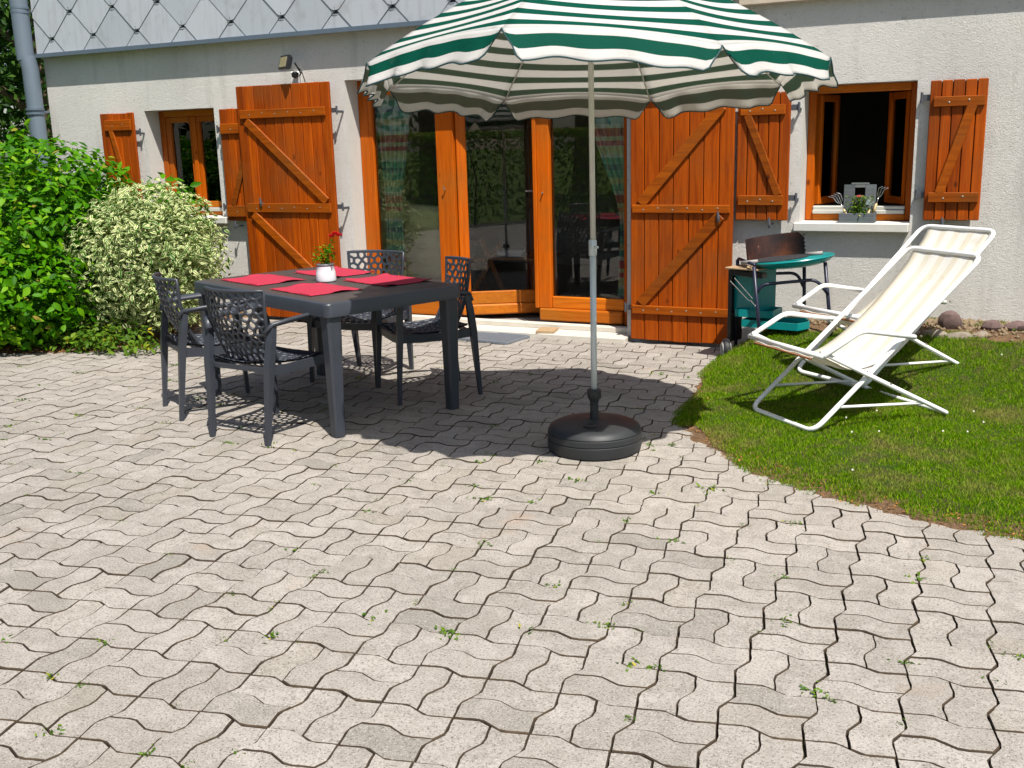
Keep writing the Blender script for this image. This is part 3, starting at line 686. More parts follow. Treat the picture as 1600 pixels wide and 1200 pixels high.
# left window
wl = link('window', None, house, label='closed two-pane window with white net curtain')
fbox(wl, 'frame', -7.684, -7.62, .93, 1.914); fbox(wl, 'frame', -6.894, -6.831, .93, 1.914); fbox(wl, 'frame', -7.619, -6.895, 1.855, 1.914, mat=M_FRAMEX); fbox(wl, 'frame', -7.619, -6.895, .93, .965, mat=M_FRAMEX)
fbox(wl, 'sill_rail', -7.619, -6.895, .966, 1.00, y0=FY-.02, mat=M_ALU)
for (a, b) in ((-7.618, -7.262), (-7.258, -6.896)):
    for q in ((a, a+.06, 1.002, 1.853), (b-.06, b, 1.002, 1.853)): fbox(wl, 'stile', *q, y0=FY+.01, y1=FY+.055)
    for q in ((a+.061, b-.061, 1.002, 1.06), (a+.061, b-.061, 1.80, 1.853)): fbox(wl, 'rail', *q, y0=FY+.01, y1=FY+.055, mat=M_FRAMEX)
    pane(wl, a+.058, b-.058, 1.058, 1.803, FY+.035)
fbox(wl, 'cover_strip', -7.285, -7.235, 1.002, 1.853, y0=FY-.002, y1=FY+.009)
# right window, casements swung inwards
wr = link('window', None, house, label='open window, both casements swung inwards over a dark room')
fbox(wr, 'frame', -1.529, -1.475, .93, 1.865); fbox(wr, 'frame', -.845, -.791, .93, 1.865); fbox(wr, 'frame', -1.474, -.846, 1.812, 1.865, mat=M_FRAMEX); fbox(wr, 'frame', -1.474, -.846, .93, .975, mat=M_FRAMEX)
fbox(wr, 'sill_rail', -1.474, -.846, .976, 1.005, y0=FY-.02, mat=M_ALU); fbox(wr, 'sill_rail', -1.474, -.846, 1.006, 1.03, y0=FY-.005, mat=M_ALU)
for sgn, hx, ang in ((1, -1.47, 76), (-1, -.85, 58)):
    cs = link('casement', None, wr); cs.location = (hx, FY+.085, 0); cs.rotation_euler = (0, 0, R_(ang)*sgn)
    Lw = .31; e = lambda a, b: (min(a*sgn, b*sgn), max(a*sgn, b*sgn))
    mb = MB(); 
    for a, b, c, d in ((0, .042, 1.035, 1.81), (Lw-.042, Lw, 1.035, 1.81), (.042, Lw-.042, 1.035, 1.085), (.042, Lw-.042, 1.76, 1.81)): mb.cbox(*e(a, b), -.02, .02, c, d, .004)
    mb.box(*e(.042, Lw-.042), -.002, .002, 1.085, 1.76, mi=1); mb.obj('casement_frame', [M_FRAME, M_GLASS], cs)
# patio doors
pdn = link('patio_door', None, house, label='three-leaf glazed orange wooden patio door, middle leaf ajar')
fbox(pdn, 'frame', -5.369, -5.275, .076, 2.084, y1=FY+.09); fbox(pdn, 'frame', -5.274, -2.926, 2.01, 2.084, y1=FY+.09, mat=M_FRAMEX); fbox(pdn, 'frame', -2.925, -2.831, .076, 2.084, y1=FY+.09)
fbox(pdn, 'mullion', -4.60, -4.435, .076, 2.009, y0=FY-.012, y1=FY+.08)
fbox(pdn, 'rail', -5.274, -4.601, .076, .28, mat=M_FRAMEX); fbox(pdn, 'stile', -5.274, -5.235, .281, 1.955); fbox(pdn, 'rail', -5.274, -4.601, 1.956, 2.009, mat=M_FRAMEX); pane(pdn, -5.24, -4.60, .275, 1.96, FY+.03)
# open middle leaf, hinged at left
lf = link('door_leaf', None, pdn, label='middle glazed leaf standing ajar inwards'); lf.location = (-4.432, FY+.035, 0); lf.rotation_euler = (0, 0, R_(30)); Lw = .74
for (nm, a, b, c, d, mt) in (('stile', 0, .085, .09, 2.0, M_FRAME), ('stile', Lw-.085, Lw, .09, 2.0, M_FRAME), ('rail', .0855, Lw-.0855, .175, .285, M_FRAMEX), ('rail', .0855, Lw-.0855, 1.92, 2.0, M_FRAMEX)):
    mb = MB(); mb.cbox(a, b, -.028, .028, c, d, .006); mb.obj(nm, mt, lf)
mb = MB(); mb.cbox(0.001, Lw-.001, -.045, .028, .085, .174, .012); mb.obj('weather_board', M_FRAMEX, lf)
mb = MB(); mb.box(.08, Lw-.08, -.002, .002, .28, 1.925); mb.obj('pane', M_GLASS, lf)
mb = MB(); mb.cbox(Lw-.065, Lw-.035, -.036, -.029, .98, 1.20, .003); mb.tube([(Lw-.05,-.03,1.13),(Lw-.05,-.075,1.13),(Lw-.17,-.078,1.13)], .008, 8); mb.obj('handle', M_STEEL, lf)
# right leaf
fbox(pdn, 'stile', -3.665, -3.555, .19, 2.009, y0=FY-.02, y1=FY+.055); fbox(pdn, 'rail', -3.554, -2.926, .19, .285, mat=M_FRAMEX); fbox(pdn, 'rail', -3.554, -2.926, 1.93, 2.009, mat=M_FRAMEX)
fbox(pdn, 'weather_board', -3.66, -2.927, .088, .189, y0=FY-.035, mat=M_FRAMEX, c=.012); pane(pdn, -3.558, -2.92, .28, 1.935, FY+.03)
fbox(pdn, 'cover_strip', -3.695, -3.66, .19, 2.009, y0=FY-.035, y1=FY-.0205)
mb = MB(); mb.tube([(-4.52,FY-.013,1.16),(-4.52,FY-.04,1.16),(-4.52,FY-.045,1.19)], .005, 6); mb.tube([(-3.61,FY-.021,1.13),(-3.61,FY-.045,1.13)], .006, 6); mb.obj('coat_hook', M_NAIL, pdn)
mb = MB(); mb.tube([(-4.515,FY-.02,1.05),(-4.53,FY-.03,1.07)], .004, 6)
# weep grooves of the wall strip beside the right shutter
# floodlight
fl = thing('floodlight', 'small black floodlight above the large left shutter', 'lamp', (-5.84, 7.60, 2.16))
mb = MB(); Mh = Matrix.Translation((-.03, -.10, .09)) @ Matrix.Rotation(R_(-28), 4, 'Z') @ Matrix.Rotation(R_(-16), 4, 'X')
mb.cbox(-.085, .085, -.012, .022, -.06, .06, .005, Mh)
for k in range(6): mb.box(-.075+.028*k, -.067+.028*k, .022, .036, -.05, .05, Mh)
mb.obj('lamp_housing', M_LAMP, fl); mb = MB(); mb.box(-.068, .068, -.014, -.0122, -.043, .043, Mh); mb.obj('lens', M_LENS, fl)
mb = MB(); mb.tube([(.07,-.09,.08),(.075,-.02,.0),(.02,.03,-.02)], .008, 6); mb.tube([(.05,-.06,.07),(.09,-.03,.02),(.085,.02,-.08),(.06,.04,-.12)], .004, 6); mb.obj('bracket', M_LAMP, fl)
mb = MB(); mb.cbox(-.06, .03, .0, .045, -.13, .02, .008); mb.obj('sensor_box', M_WHITEP, fl); mb = MB(); mb.lathe([(.012,-.02),(.03,-.01),(.032,.02),(.015,.035)], 16, (.02,-.03,-.02)); mb.obj('sensor_eye', M_LAMP, fl, smooth=True)

# interior things seen through the glass
def curtain(name, label, xs_top, xs_mid, xs_bot, ztop, zmid, zbot, y, mat, nf=9, uvs=True, cat='curtain'):
    nu, nv = 60, 30; V = []; UV = []
    for j in range(nv+1):
        t = j/nv; z = ztop+(zbot-ztop)*t; tm = (ztop-zmid)/(ztop-zbot)
        if t < tm: k = sst(0, 1, t/tm)**1.5; a = xs_top[0]*(1-k)+xs_mid[0]*k; b = xs_top[1]*(1-k)+xs_mid[1]*k
        else: k = sst(0, 1, (t-tm)/(1-tm+1e-6)); a = xs_mid[0]*(1-k)+xs_bot[0]*k; b = xs_mid[1]*(1-k)+xs_bot[1]*k
        for i in range(nu+1):
            u = i/nu; V.append((a+(b-a)*u, y+.022*math.sin(u*nf*6.283+.4*math.sin(t*5)), z)); UV.append((u, t))
    W = nu+1; F = [(j*W+i, (j+1)*W+i, (j+1)*W+i+1, j*W+i+1) for j in range(nv) for i in range(nu)]
    me = np_mesh(name, V, F, mat, True, [UV[i] for f in F for i in f]); return link(name, me, None, label=label, category=cat)
curtain('plaid_curtain', 'green, red and yellow plaid curtain gathered at the left end of the patio doors', (-5.27,-4.92), (-5.22,-5.04), (-5.24,-5.02), 2.06, .98, .12, 7.945, M_PLAID, 6)
curtain('plaid_curtain', 'plaid curtain drawn aside at the right end of the patio doors', (-3.28,-2.85), (-3.0,-2.86), (-3.02,-2.86), 2.06, .85, .12, 7.945, M_PLAID, 6)
curtain('net_curtain', 'white net curtain behind the left pane of the small left window', (-7.60,-7.40), (-7.56,-7.36), (-7.56,-7.34), 1.85, 1.2, 1.0, 7.97, M_NET, 3)
curtain('net_curtain', 'pale net curtain behind the open casements of the right window', (-.88,-.80), (-.88,-.81), (-.88,-.81), 1.82, 1.2, 1.03, 8.12, M_NET, 3)
ac = thing('armchair', 'olive covered armchair just behind the left glass of the patio doors', 'armchair', (-5.22, 8.56, .04), R_(196))
mb = MB(); mb.cbox(-.33, .33, -.33, .33, .18, .40, .06); mb.obj('seat', M_SHEET, ac, smooth=True)
mb = MB(); mb.grid(lambda u, v: (-.33+.66*u, .30+.16*v-.03*math.sin(3.14*u), .30+.66*v+.03*math.sin(3.14*u)), 10, 10); o = mb.obj('backrest', M_COVER, ac, smooth=True); md = o.modifiers.new('s', 'SOLIDIFY'); md.thickness = .10
for s_ in (-1, 1): mb = MB(); mb.cbox(s_*.39-.05, s_*.39+.05, -.33, .36, .10, .58, .03); mb.obj('armrest', M_SHEET, ac)
lt = thing('low_table', 'low wooden table with magazines inside behind the open leaf', 'table', (-4.62, 9.15, .04)); mb = MB(); mb.cbox(-.45, .45, -.28, .28, .40, .43, .005); mb.obj('tabletop', M_CHAIRWOOD, lt)
for a in (-.4, .4):
    for b in (-.23, .23): mb = MB(); mb.cbox(a-.02, a+.02, b-.02, b+.02, 0, .399, .003); mb.obj('leg', M_CHAIRWOOD, lt)
mb = MB()
for k in range(5): mb.cbox(-.14, .14, -.1, .1, .432+.012*k-.43, .443+.012*k-.43, .001, Matrix.Translation((0, 0, 0)) @ Matrix.Rotation(.1*k, 4, 'Z'))
mz = mb.obj('magazine_stack', M_PAPER, None, label='small pile of white magazines on the indoor low table', category='magazines', loc=(-4.52, 9.02, .47)); 
fc = thing('folding_chair', 'slatted wooden folding chair indoors behind the middle leaf', 'chair', (-4.86, 8.85, .04), R_(-25))
for s_ in (-1, 1):
    mb = MB(); mb.bar((s_*.2, -.25, 0), (s_*.2, .2, .55), .025, .04); mb.obj('leg', M_CHAIRWOOD, fc); mb = MB(); mb.bar((s_*.22, .25, 0), (s_*.22, -.05, .62), .025, .04); mb.obj('leg', M_CHAIRWOOD, fc)
mb = MB(); mb.cbox(-.2, .2, -.12, .22, .40, .43, .005); mb.obj('seat', M_CHAIRWOOD, fc)

# door grate and wedge
gr = thing('door_grate', 'grey metal foot grating in front of the patio doors', 'grate', (0, 0, 0))
G0, G1 = Vector((-3.64, 7.14, 0)), Vector((-4.10, 7.20, 0)); ud = (G1-G0).normalized(); vd = Vector((-ud.y, ud.x, 0))*-1
if vd.y < 0: vd = -vd
mb = MB(); Lg, Wg = .95, .33
P = lambda a, b, z=.012: G0+ud*a+vd*b+Vector((0, 0, z))
for (a, b) in (((0,0),(Lg,0)), ((0,Wg),(Lg,Wg)), ((0,0),(0,Wg)), ((Lg,0),(Lg,Wg))): mb.bar(P(*a), P(*b), .012, .018, c=.001)
mb.obj('frame', M_GRATE, gr); mb = MB()
for k in range(38): a = Lg*(k+.6)/38.5; mb.bar(P(a, 0), P(a, Wg), .009, .014, c=.001)
for k in range(1, 4): mb.bar(P(0, Wg*k/4, .008), P(Lg, Wg*k/4, .008), .006, .008, c=.001)
mb.obj('grating_bars', M_GRATE, gr)
mb = MB(); mb.cbox(-.075, .075, -.09, .09, 0, .022, .003); mb.obj('wooden_wedge', M_BOARDW, None, label='small flat piece of bare wood on the doorstep', category='wood piece', loc=(-3.50, 7.60, .0345), rotz=R_(12))

# ------------------------------------------------------------------ table
TC = Vector((-3.86, 5.135, 0)); TA = math.atan2(.361, -.933)-math.pi     # long axis
tb = thing('garden_table', 'dark grey rectangular plastic garden table laid with red placemats', 'table', TC, TA)
HL, HWd, ZTOP = .775, .465, .742
def rrect(hl, hw, r, n=5):
    out = []
    for (cx, cy, a0) in ((hl-r, hw-r, 0), (-hl+r, hw-r, 90), (-hl+r, -hw+r, 180), (hl-r, -hw+r, 270)):
        for k in range(n+1): a = R_(a0+90*k/n); out.append((cx+r*math.cos(a), cy+r*math.sin(a)))
    return out
mb = MB(); rings = [(0, ZTOP-.075, .04), (0, ZTOP-.012, .04), (.004, ZTOP-.004, .038), (.014, ZTOP, .03), (.03, ZTOP, .02)]
pr = [rrect(HL-i, HWd-i, r) for i, z, r in rings]; n = len(pr[0]); vs = []
for (i, z, r), P_ in zip(rings, pr): vs += [(x, y, z) for x, y in P_]
inner = rrect(HL-.02, HWd-.02, .03); vs += [(x, y, ZTOP-.075) for x, y in inner]; vs += [(x, y, ZTOP-.02) for x, y in inner]
fs = []
for k in range(4): fs += [(k*n+i, k*n+(i+1) % n, (k+1)*n+(i+1) % n, (k+1)*n+i) for i in range(n)]
fs.append(tuple(4*n+i for i in range(n))); fs += [(5*n+i, 5*n+(i+1) % n, (i+1) % n, i) for i in range(n)]; fs += [(6*n+i, 6*n+(i+1) % n, 5*n+(i+1) % n, 5*n+i) for i in range(n)]; fs.append(tuple(6*n+i for i in range(n))[::-1])
mb.add(vs, fs, 0); mb.m[4*n] = 1
o = mb.obj('tabletop', [M_RESIN, M_TOP], tb); autosmooth(o, 30)
for sx in (-1, 1):
    for sy in (-1, 1):
        mb = MB(); vs = []
        for z, hw, off in ((0, .032, .0), (.35, .038, .0), (ZTOP-.03, .046, 0)):
            cx, cy = sx*(HL-.05-.012), sy*(HWd-.05-.012); e = hw*.30
            for a, b in ((-hw+e, -hw), (hw-e, -hw), (hw, -hw+e), (hw, hw-e), (hw-e, hw), (-hw+e, hw), (-hw, hw-e), (-hw, -hw+e)): vs.append((cx+a, cy+b, z))
        fs = [(k*8+i, k*8+(i+1) % 8, (k+1)*8+(i+1) % 8, (k+1)*8+i) for k in range(2) for i in range(8)]+[tuple(range(8))[::-1]]
        mb.add(vs, fs); mb.obj('leg', M_RESIN, tb)
TM = Matrix.Translation(TC) @ Matrix.Rotation(TA, 4, 'Z')
# placemats: wavy ribbed cloth with ragged short edges
def placemat(label, pc, ang, fold=False):
    p = Vector((pc[0], pc[1], ZTOP+.002)); L, W = .45, .325; nu, nv = 36, 20; V = []; UV = []; sd = random.uniform(0, 9)
    for j in range(nv+1):
        for i in range(nu+1):
            u, v_ = i/nu, j/nv; ed = min(v_, 1-v_); eu = min(u, 1-u); x = (u-.5)*L; y = (v_-.5)*W
            if i in (0, nu): x += .004*math.sin(j*2.3+sd)
            if j in (0, nv): y += .0035*math.sin(i*1.7+sd)
            z = .0015+.004*max(0, math.sin(u*7+sd)*math.sin(v_*5+sd))*(eu > .02)+.010*max(0, 1-eu*14)*max(0, math.sin(v_*6.3+sd*2))
            V.append((x, y, z)); UV.append((u, v_))
    Wd = nu+1; F = [(j*Wd+i, j*Wd+i+1, (j+1)*Wd+i+1, (j+1)*Wd+i) for j in range(nv) for i in range(nu)]
    me = np_mesh('placemat_cloth', V, F, M_MAT, True, [UV[i] for f in F for i in f])
    t = thing('placemat', label, 'placemat', p, ang, 'red placemats on the garden table')
    o = link('cloth', me, t); md = o.modifiers.new('s', 'SOLIDIFY'); md.thickness = .0025; md.offset = 1
    mb = MB()
    for s_ in (-1, 1):
        for k in range(46): x = (k/45-.5)*L; mb.bar((x, s_*(W/2-.004), .003), (x+random.uniform(-.004, .004), s_*(W/2+random.uniform(.006, .012)), .0015+random.uniform(0, .004)), .006, .002, c=.0004)
    mb.obj('fringe', M_FRINGE, t, kind='stuff')
for lab, pc, a in (('red placemat at the far left corner of the table', (-4.30, 5.125), 0), ('red placemat at the near edge, closest to the near table corner', (-3.70, 4.86), 0),
                   ('red placemat behind the white flower pot', (-4.065, 5.555), 0), ('red placemat at the right end, half in the parasol shadow', (-3.50, 5.31), 0)):
    placemat(lab, pc, TA+R_(random.uniform(-4, 4)))
# flower pot and rose
pt = thing('flower_pot', 'small white flower pot in the middle of the table', 'pot', (-3.865, 5.19, ZTOP+.001)); pt.scale = (1.2, 1.2, 1.15)
mb = MB(); mb.lathe([(.040,0),(.0505,.004),(.0525,.012),(.049,.05),(.042,.085),(.044,.092),(.039,.092),(.036,.075)], 32); o = mb.obj('pot_body', M_POT, pt); autosmooth(o, 50)
mb = MB(); mb.lathe([(.0435,.083),(.0455,.088),(.0445,.094),(.040,.094)], 32); mb.obj('rim', M_POTRIM, pt, smooth=True)
rs = thing('potted_rose', 'red miniature rose growing in the white pot', 'plant', (-3.865, 5.19, ZTOP+.09)); rs.scale = (1.35, 1.35, 1.1)
mb = MB()
tips = [(.045,.02,.17),(.02,-.01,.14),(-.035,.01,.11),(.0,.03,.10),(-.05,-.02,.08),(.06,-.02,.09)]
for tx, ty, tz in tips: mb.tube([(0,0,0),(tx*.4,ty*.4,tz*.5),(tx,ty,tz)], [.0025,.002,.0012], 5)
mb.obj('stems', M_WEED, rs)
def s_rose():
    tx, ty, tz = tips[rng.integers(len(tips))]; t = rng.uniform(.25, 1); return (tx*t+rng.normal(0, .011), ty*t+rng.normal(0, .011), tz*t+rng.normal(0, .008)), (tx, ty, .05), 1
v, f, uv = leafy(150, s_rose, .022); link('leaves', np_mesh('rose_leaves', v, f, M_HEDGE, uv=uv), rs, kind='stuff')
for q in ((.047,.022,.185), (.062,.028,.176), (.035,.012,.172)):
    mb = MB()
    for k in range(12):
        a = k*2.4; r = .004+.0012*k; mb.grid(lambda u, v: (q[0]+math.cos(a+(u-.5)*1.3)*(r*(.5+v*.6)), q[1]+math.sin(a+(u-.5)*1.3)*(r*(.5+v*.6)), q[2]-.01+.018*v*(1-.03*k)), 3, 3)
    mb.obj('bloom', M_ROSE, rs, smooth=True)

# ------------------------------------------------------------------ chairs with web of holes
def clip(poly, nx, ny, d):
    out = []
    for a, b in zip(poly, poly[1:]+poly[:1]):
        da = nx*a[0]+ny*a[1]-d; db = nx*b[0]+ny*b[1]-d
        if da <= 0: out.append(a)
        if (da < 0 < db) or (db < 0 < da): t = da/(da-db); out.append((a[0]+t*(b[0]-a[0]), a[1]+t*(b[1]-a[1])))
    return out
def web(W, H, nx, ny, wd, seed, keep=None):
    """returns list of (outer pts, inner pts) in a W x H rectangle"""
    rr = random.Random(seed); pts = []
    for j in range(ny):
        for i in range(nx): pts.append(((i+.5+.5*(j % 2)-.25+rr.uniform(-.30, .30))*W/nx, (j+.5+rr.uniform(-.28, .28))*H/ny))
    cells = []
    for k, p in enumerate(pts):
        poly = [(0,0),(W,0),(W,H),(0,H)]; hp = [(-1,0,0),(1,0,W),(0,-1,0),(0,1,H)]
        for m, q in enumerate(pts):
            if m == k or math.hypot(q[0]-p[0], q[1]-p[1]) > 4.5*max(W/nx, H/ny): continue
            nx_, ny_ = q[0]-p[0], q[1]-p[1]; L = math.hypot(nx_, ny_); nx_ /= L; ny_ /= L; d = nx_*(p[0]+q[0])/2+ny_*(p[1]+q[1])/2
            poly = clip(poly, nx_, ny_, d); hp.append((nx_, ny_, d))
            if len(poly) < 3: break
        if len(poly) < 3: continue
        cx = sum(a[0] for a in poly)/len(poly); cy = sum(a[1] for a in poly)/len(poly)
        ang = sorted([math.atan2(a[1]-cy, a[0]-cx) % 6.28318 for a in poly]+[t*6.28318/16+.01 for t in range(16)]); O, I = [], []
        lim = [(a, b, d-a*cx-b*cy) for a, b, d in hp]
        for t in ang:
            c, s = math.cos(t), math.sin(t); ro = 9; acc = 0
            for a, b, d in lim:
                g = a*c+b*s
                if g > 1e-6:
                    ro = min(ro, d/g); e = d-wd*(1.5 if (a, b) in ((1,0),(-1,0),(0,1),(0,-1)) else 1)
                    if e > .0008: acc += (g/e)**7
                    else: acc = 1e40
            ri = acc**(-1/7) if acc else ro; O.append((cx+ro*c, cy+ro*s)); I.append((cx+max(ri, .0005)*c, cy+max(ri, .0005)*s))
        cells.append((O, I))
    return cells
def web_obj(name, cells, fn, nrm, parent, mat, th=.009):
    mb = MB()
    for O, I in cells:
        n = len(O); vs = [];
        for (x, y) in O: vs.append(Vector(fn(x, y))+Vector(nrm)*.0015)
        for (a, b) in zip(O, I): x, y = a[0]*.3+b[0]*.7, a[1]*.3+b[1]*.7; vs.append(Vector(fn(x, y))+Vector(nrm)*.0005)
        for (x, y) in I: vs.append(Vector(fn(x, y))-Vector(nrm)*.003)
        for (x, y) in I: vs.append(Vector(fn(x, y))-Vector(nrm)*th)
        for (x, y) in O: vs.append(Vector(fn(x, y))-Vector(nrm)*th)
        fs = []
        for k in range(4): fs += [(k*n+i, k*n+(i+1) % n, (k+1)*n+(i+1) % n, (k+1)*n+i) for i in range(n)]
        mb.add(vs, fs)
    o = mb.obj(name, mat, parent); autosmooth(o, 50); return o
def back_fn(x, y):   # x 0..1 width, y 0..1 height
    u = 2*x-1; hw = .185+.035*y; z = .385+.44*y; yy = -.165-.07*y-.055*math.sin(min(1, y*1.3)*1.6)+.075*u*u*(.35+.65*y) + .05*(1-y)**3
    return (u*hw, yy-.0, z)
def seat_fn(x, y):
    u = 2*x-1; yy = -.215+.455*y; hw = .205+.02*y; z = .415+.022*u*u-.014*math.sin(y*3.14)+.018*(1-y)**3-.022*max(0, y-.82)/.18
    return (u*hw, yy, z)
def make_chair():
    c = thing('garden_chair', '', 'chair', (0,0,0), 0, 'openwork plastic armchairs round the garden table')
    web_obj('backrest', web(1, 1, 9, 11, .0165, 3), back_fn, (0, -1, 0), c, M_RESIN)
    web_obj('seat', web(1, 1, 9, 11, .0165, 5), seat_fn, (0, 0, 1), c, M_RESIN)
    # back rim
    mb = MB(); top = [back_fn(i/12, 1.0) for i in range(13)]; L_ = [back_fn(0, j/8) for j in range(9)]; R2 = [back_fn(1, j/8) for j in range(8, -1, -1)]
    mb.tube(L_+top[1:-1]+R2, .0095, 8); mb.obj('back_rim', M_RESIN, c, smooth=True)
    for s in (-1, 1):
        # rear leg, widening where it meets the arm
        mb = MB(); mb.tube([(s*.212,-.265,0),(s*.218,-.245,.2),(s*.226,-.225,.42),(s*.236,-.205,.56),(s*.242,-.185,.655)], [.018,.025,.033,.031,.020], 4, sx=.85, sy=.95, up=(0,1,0)); o = mb.obj('leg', M_RESIN, c)
        mb = MB(); mb.tube([(s*.255,.272,0),(s*.252,.262,.2),(s*.248,.250,.42),(s*.253,.243,.56),(s*.262,.228,.635),(s*.266,.195,.665)], [.018,.023,.031,.026,.021,.019], 4, sx=.85, sy=.9, up=(0,1,0)); mb.obj('leg', M_RESIN, c)
        mb = MB(); mb.tube([(s*.205,-.225,.60),(s*.243,-.195,.645),(s*.262,-.10,.655),(s*.270,.05,.662),(s*.267,.15,.668),(s*.265,.215,.66)], [.018,.022,.023,.023,.023,.019], 8, sx=.62, sy=1.15, up=(0,0,1)); o = mb.obj('armrest', M_RESIN, c, smooth=True)
    mb = MB()
    for s in (-1, 1): mb.tube([(s*.224,-.228,.405),(s*.222,-.1,.392),(s*.225,.1,.392),(s*.246,.245,.405)], [.040,.036,.036,.040], 4, sx=.98, sy=.34, up=(0,0,1))
    mb.tube([(-.24,.243,.395),(-.1,.25,.388),(.1,.25,.388),(.24,.243,.395)], [.038,.034,.034,.038], 4, sx=.95, sy=.32, up=(0,0,1)); mb.tube([(-.21,-.215,.40),(.21,-.215,.40)], .022, 4, sx=.8, sy=.5, up=(0,0,1))
    mb.obj('seat_frame', M_RESIN, c); return c
ch0 = make_chair()
CH = [(-3.762,4.483,-6.0,'chair at the near long side of the table, its back to the viewer'), (-4.449,4.777,-33.0,'leftmost chair at the table, seen from behind beside the variegated shrub'),
      (-4.066,5.837,183.0,'chair at the far side of the table, facing the viewer'), (-3.403,5.586,138.0,'chair at the right far corner of the table, in the parasol shadow')]
for k, (x, y, a, lab) in enumerate(CH):
    c = ch0 if k == 0 else copy_tree(ch0); c.location = (x, y, 0); c.rotation_euler = (0, 0, R_(a)); c['label'] = lab

# ------------------------------------------------------------------ parasol
PC = Vector((-1.955, 4.80, 0))
pb = thing('weighted_stand', 'round black water-filled plastic stand holding the parasol pole', 'parasol stand', PC)
mb = MB(); mb.lathe([(.225,0),(.236,.006),(.24,.025),(.241,.06),(.237,.063),(.237,.066),(.241,.069),(.240,.095),(.236,.098),(.236,.101),(.239,.104),(.228,.124),(.20,.137),(.12,.147),(.05,.152),(.042,.155)], 56); o = mb.obj('base_tank', M_BASE, pb); autosmooth(o, 40)
mb = MB(); mb.lathe([(.024,.150),(.022,.19),(.020,.235),(.0215,.24),(.0215,.245),(.026,.255),(.034,.272),(.036,.285),(.036,.308),(.031,.311),(.018,.312)], 20); o = mb.obj('clamp_tube', M_BASE, pb); autosmooth(o, 40)
mb = MB(); mb.lathe([(.034,0),(.034,.004),(.030,.006),(.022,.006),(.020,.002)], 20, (.02,-.11,.1465)); mb.obj('filler_cap', M_BASE, pb, smooth=True)
um = thing('parasol', 'green and white striped parasol over the paving', 'parasol', PC)
HZC, RR, ZR = .50, 1.09, 1.845
FW = Vector((-math.sin(CY), math.cos(CY), 0)); LT = Vector((math.cos(CY), math.sin(CY), 0))
def tilt(x, y):
    d = x*FW.x+y*FW.y; l = x*LT.x+y*LT.y; return -.082*d-.015*l
def prof(t): return HZC*(1-abs(t)**1.55)      # t = radius / RR
A0 = CY+math.pi/8
DZ = {5: .030, 6: -.042}
def ribp(k, t): a = A0+k*math.pi/4; return Vector((math.cos(a)*RR*t, math.sin(a)*RR*t, prof(t)+DZ.get(k % 8, 0)*t*t))
def scal(u): return 4*u*(1-u)
def panel(k, t, u):
    p = ribp(k, t).lerp(ribp(k+1, t), u); s = scal(u); p.z -= .018*s*math.sin(t*3.14); 
    if t > .8: p.z += .03*s*((t-.8)/.2)**2; p.x *= 1-.018*s*((t-.8)/.2)**2; p.y *= 1-.018*s*((t-.8)/.2)**2
    p.z += ZR+tilt(p.x, p.y); return p
PITCH = .112
def cloth(name, rows, uvr, parent):
    nr, nc = len(rows), len(rows[0]); V = [p for r in rows for p in r]; F = [(j*nc+i, (j+1)*nc+i, (j+1)*nc+i+1, j*nc+i+1) for j in range(nr-1) for i in range(nc-1)]
    UV = [(uvr[j][0] if isinstance(uvr[j], tuple) else 0, uvr[j]) for j in range(nr) for i in range(nc)]
    me = np_mesh(name, V, F, [M_CAN_O, M_CAN_I], True, [UV[i] for f in F for i in f]); o = link(name, me, parent)
    md = o.modifiers.new('s', 'SOLIDIFY'); md.thickness = .0016; md.offset = -1; md.material_offset = 1; md.material_offset_rim = 0; return o
for k in range(8):
    rows = []; uvr = []; NR, NC = 34, 18; slant = 0; prev = None; ts = [.015+(1-.015)*j/NR for j in range(NR+1)]; sl = []
    for t in ts:
        q = Vector((RR*t, prof(t))); slant += (q-prev).length if prev is not None else 0; prev = q; sl.append(slant)
    for j, t in enumerate(ts): rows.append([panel(k, t, i/NC) for i in range(NC+1)]); uvr.append((sl[-1]-sl[j]+.078)/PITCH)
    cloth('canopy_panel', rows, uvr, um)
    # valance
    rd = random.Random(50+k); ph = rd.uniform(0, 6); NV, NC2 = 9, 34; rows = []; uvr = []; hem = []
    fl_ = {5: 1.5, 4: 1.2, 6: 1.3}.get(k, rd.uniform(.5, 1.0)); am = rd.uniform(.008, .018); kk = rd.choice([2, 3, 3, 4])
    for j in range(NV+1):
        v_ = j/NV; row = []
        for i in range(NC2+1):
            u = i/NC2; m_ = .04+.025*v_ if False else .0; 
            nar = .065*v_**1.2; uu = nar+(1-2*nar)*u
            p = panel(k, 1.0, uu); rad = Vector((p.x, p.y, 0)).normalized()
            ln = .118*(1-.5*max(0, 1-min(u, 1-u)/.07)**2)+.008*math.sin(u*6.283*kk+ph)
            wv = am*math.sin(u*6.283*kk+ph)*v_+.006*math.sin(u*31+ph*2)*v_
            p = p+rad*(ln*v_*(.28+.25*fl_)+wv)+Vector((0, 0, -ln*v_*.93-.010*v_*v_)); row.append(p)
        rows.append(row); uvr.append((.078-.118*v_)/PITCH+4)
    cloth('valance', rows, uvr, um)
    mb = MB(); mb.tube([r[0] for r in rows]+rows[-1][1:-1]+[r[-1] for r in rows[::-1]], .0035, 5); mb.obj('hem', M_HEM, um)
    # rib and its strut
    rp = []
    for t in [j/10 for j in range(11)]:
        p = ribp(k, t); p.z += ZR+tilt(p.x, p.y)-.012; rp.append(p)
    mb = MB(); mb.tube(rp, .0042, 6); rb = mb.obj('rib', M_POLEW, um, smooth=True)
    mb = MB(); q = ribp(k, .5); q.z += ZR+tilt(q.x, q.y)-.02; mb.tube([Vector((.02*math.cos(A0+k*math.pi/4), .02*math.sin(A0+k*math.pi/4), ZR+.10)), q], .0035, 6); mb.obj('strut', M_POLEW, rb)
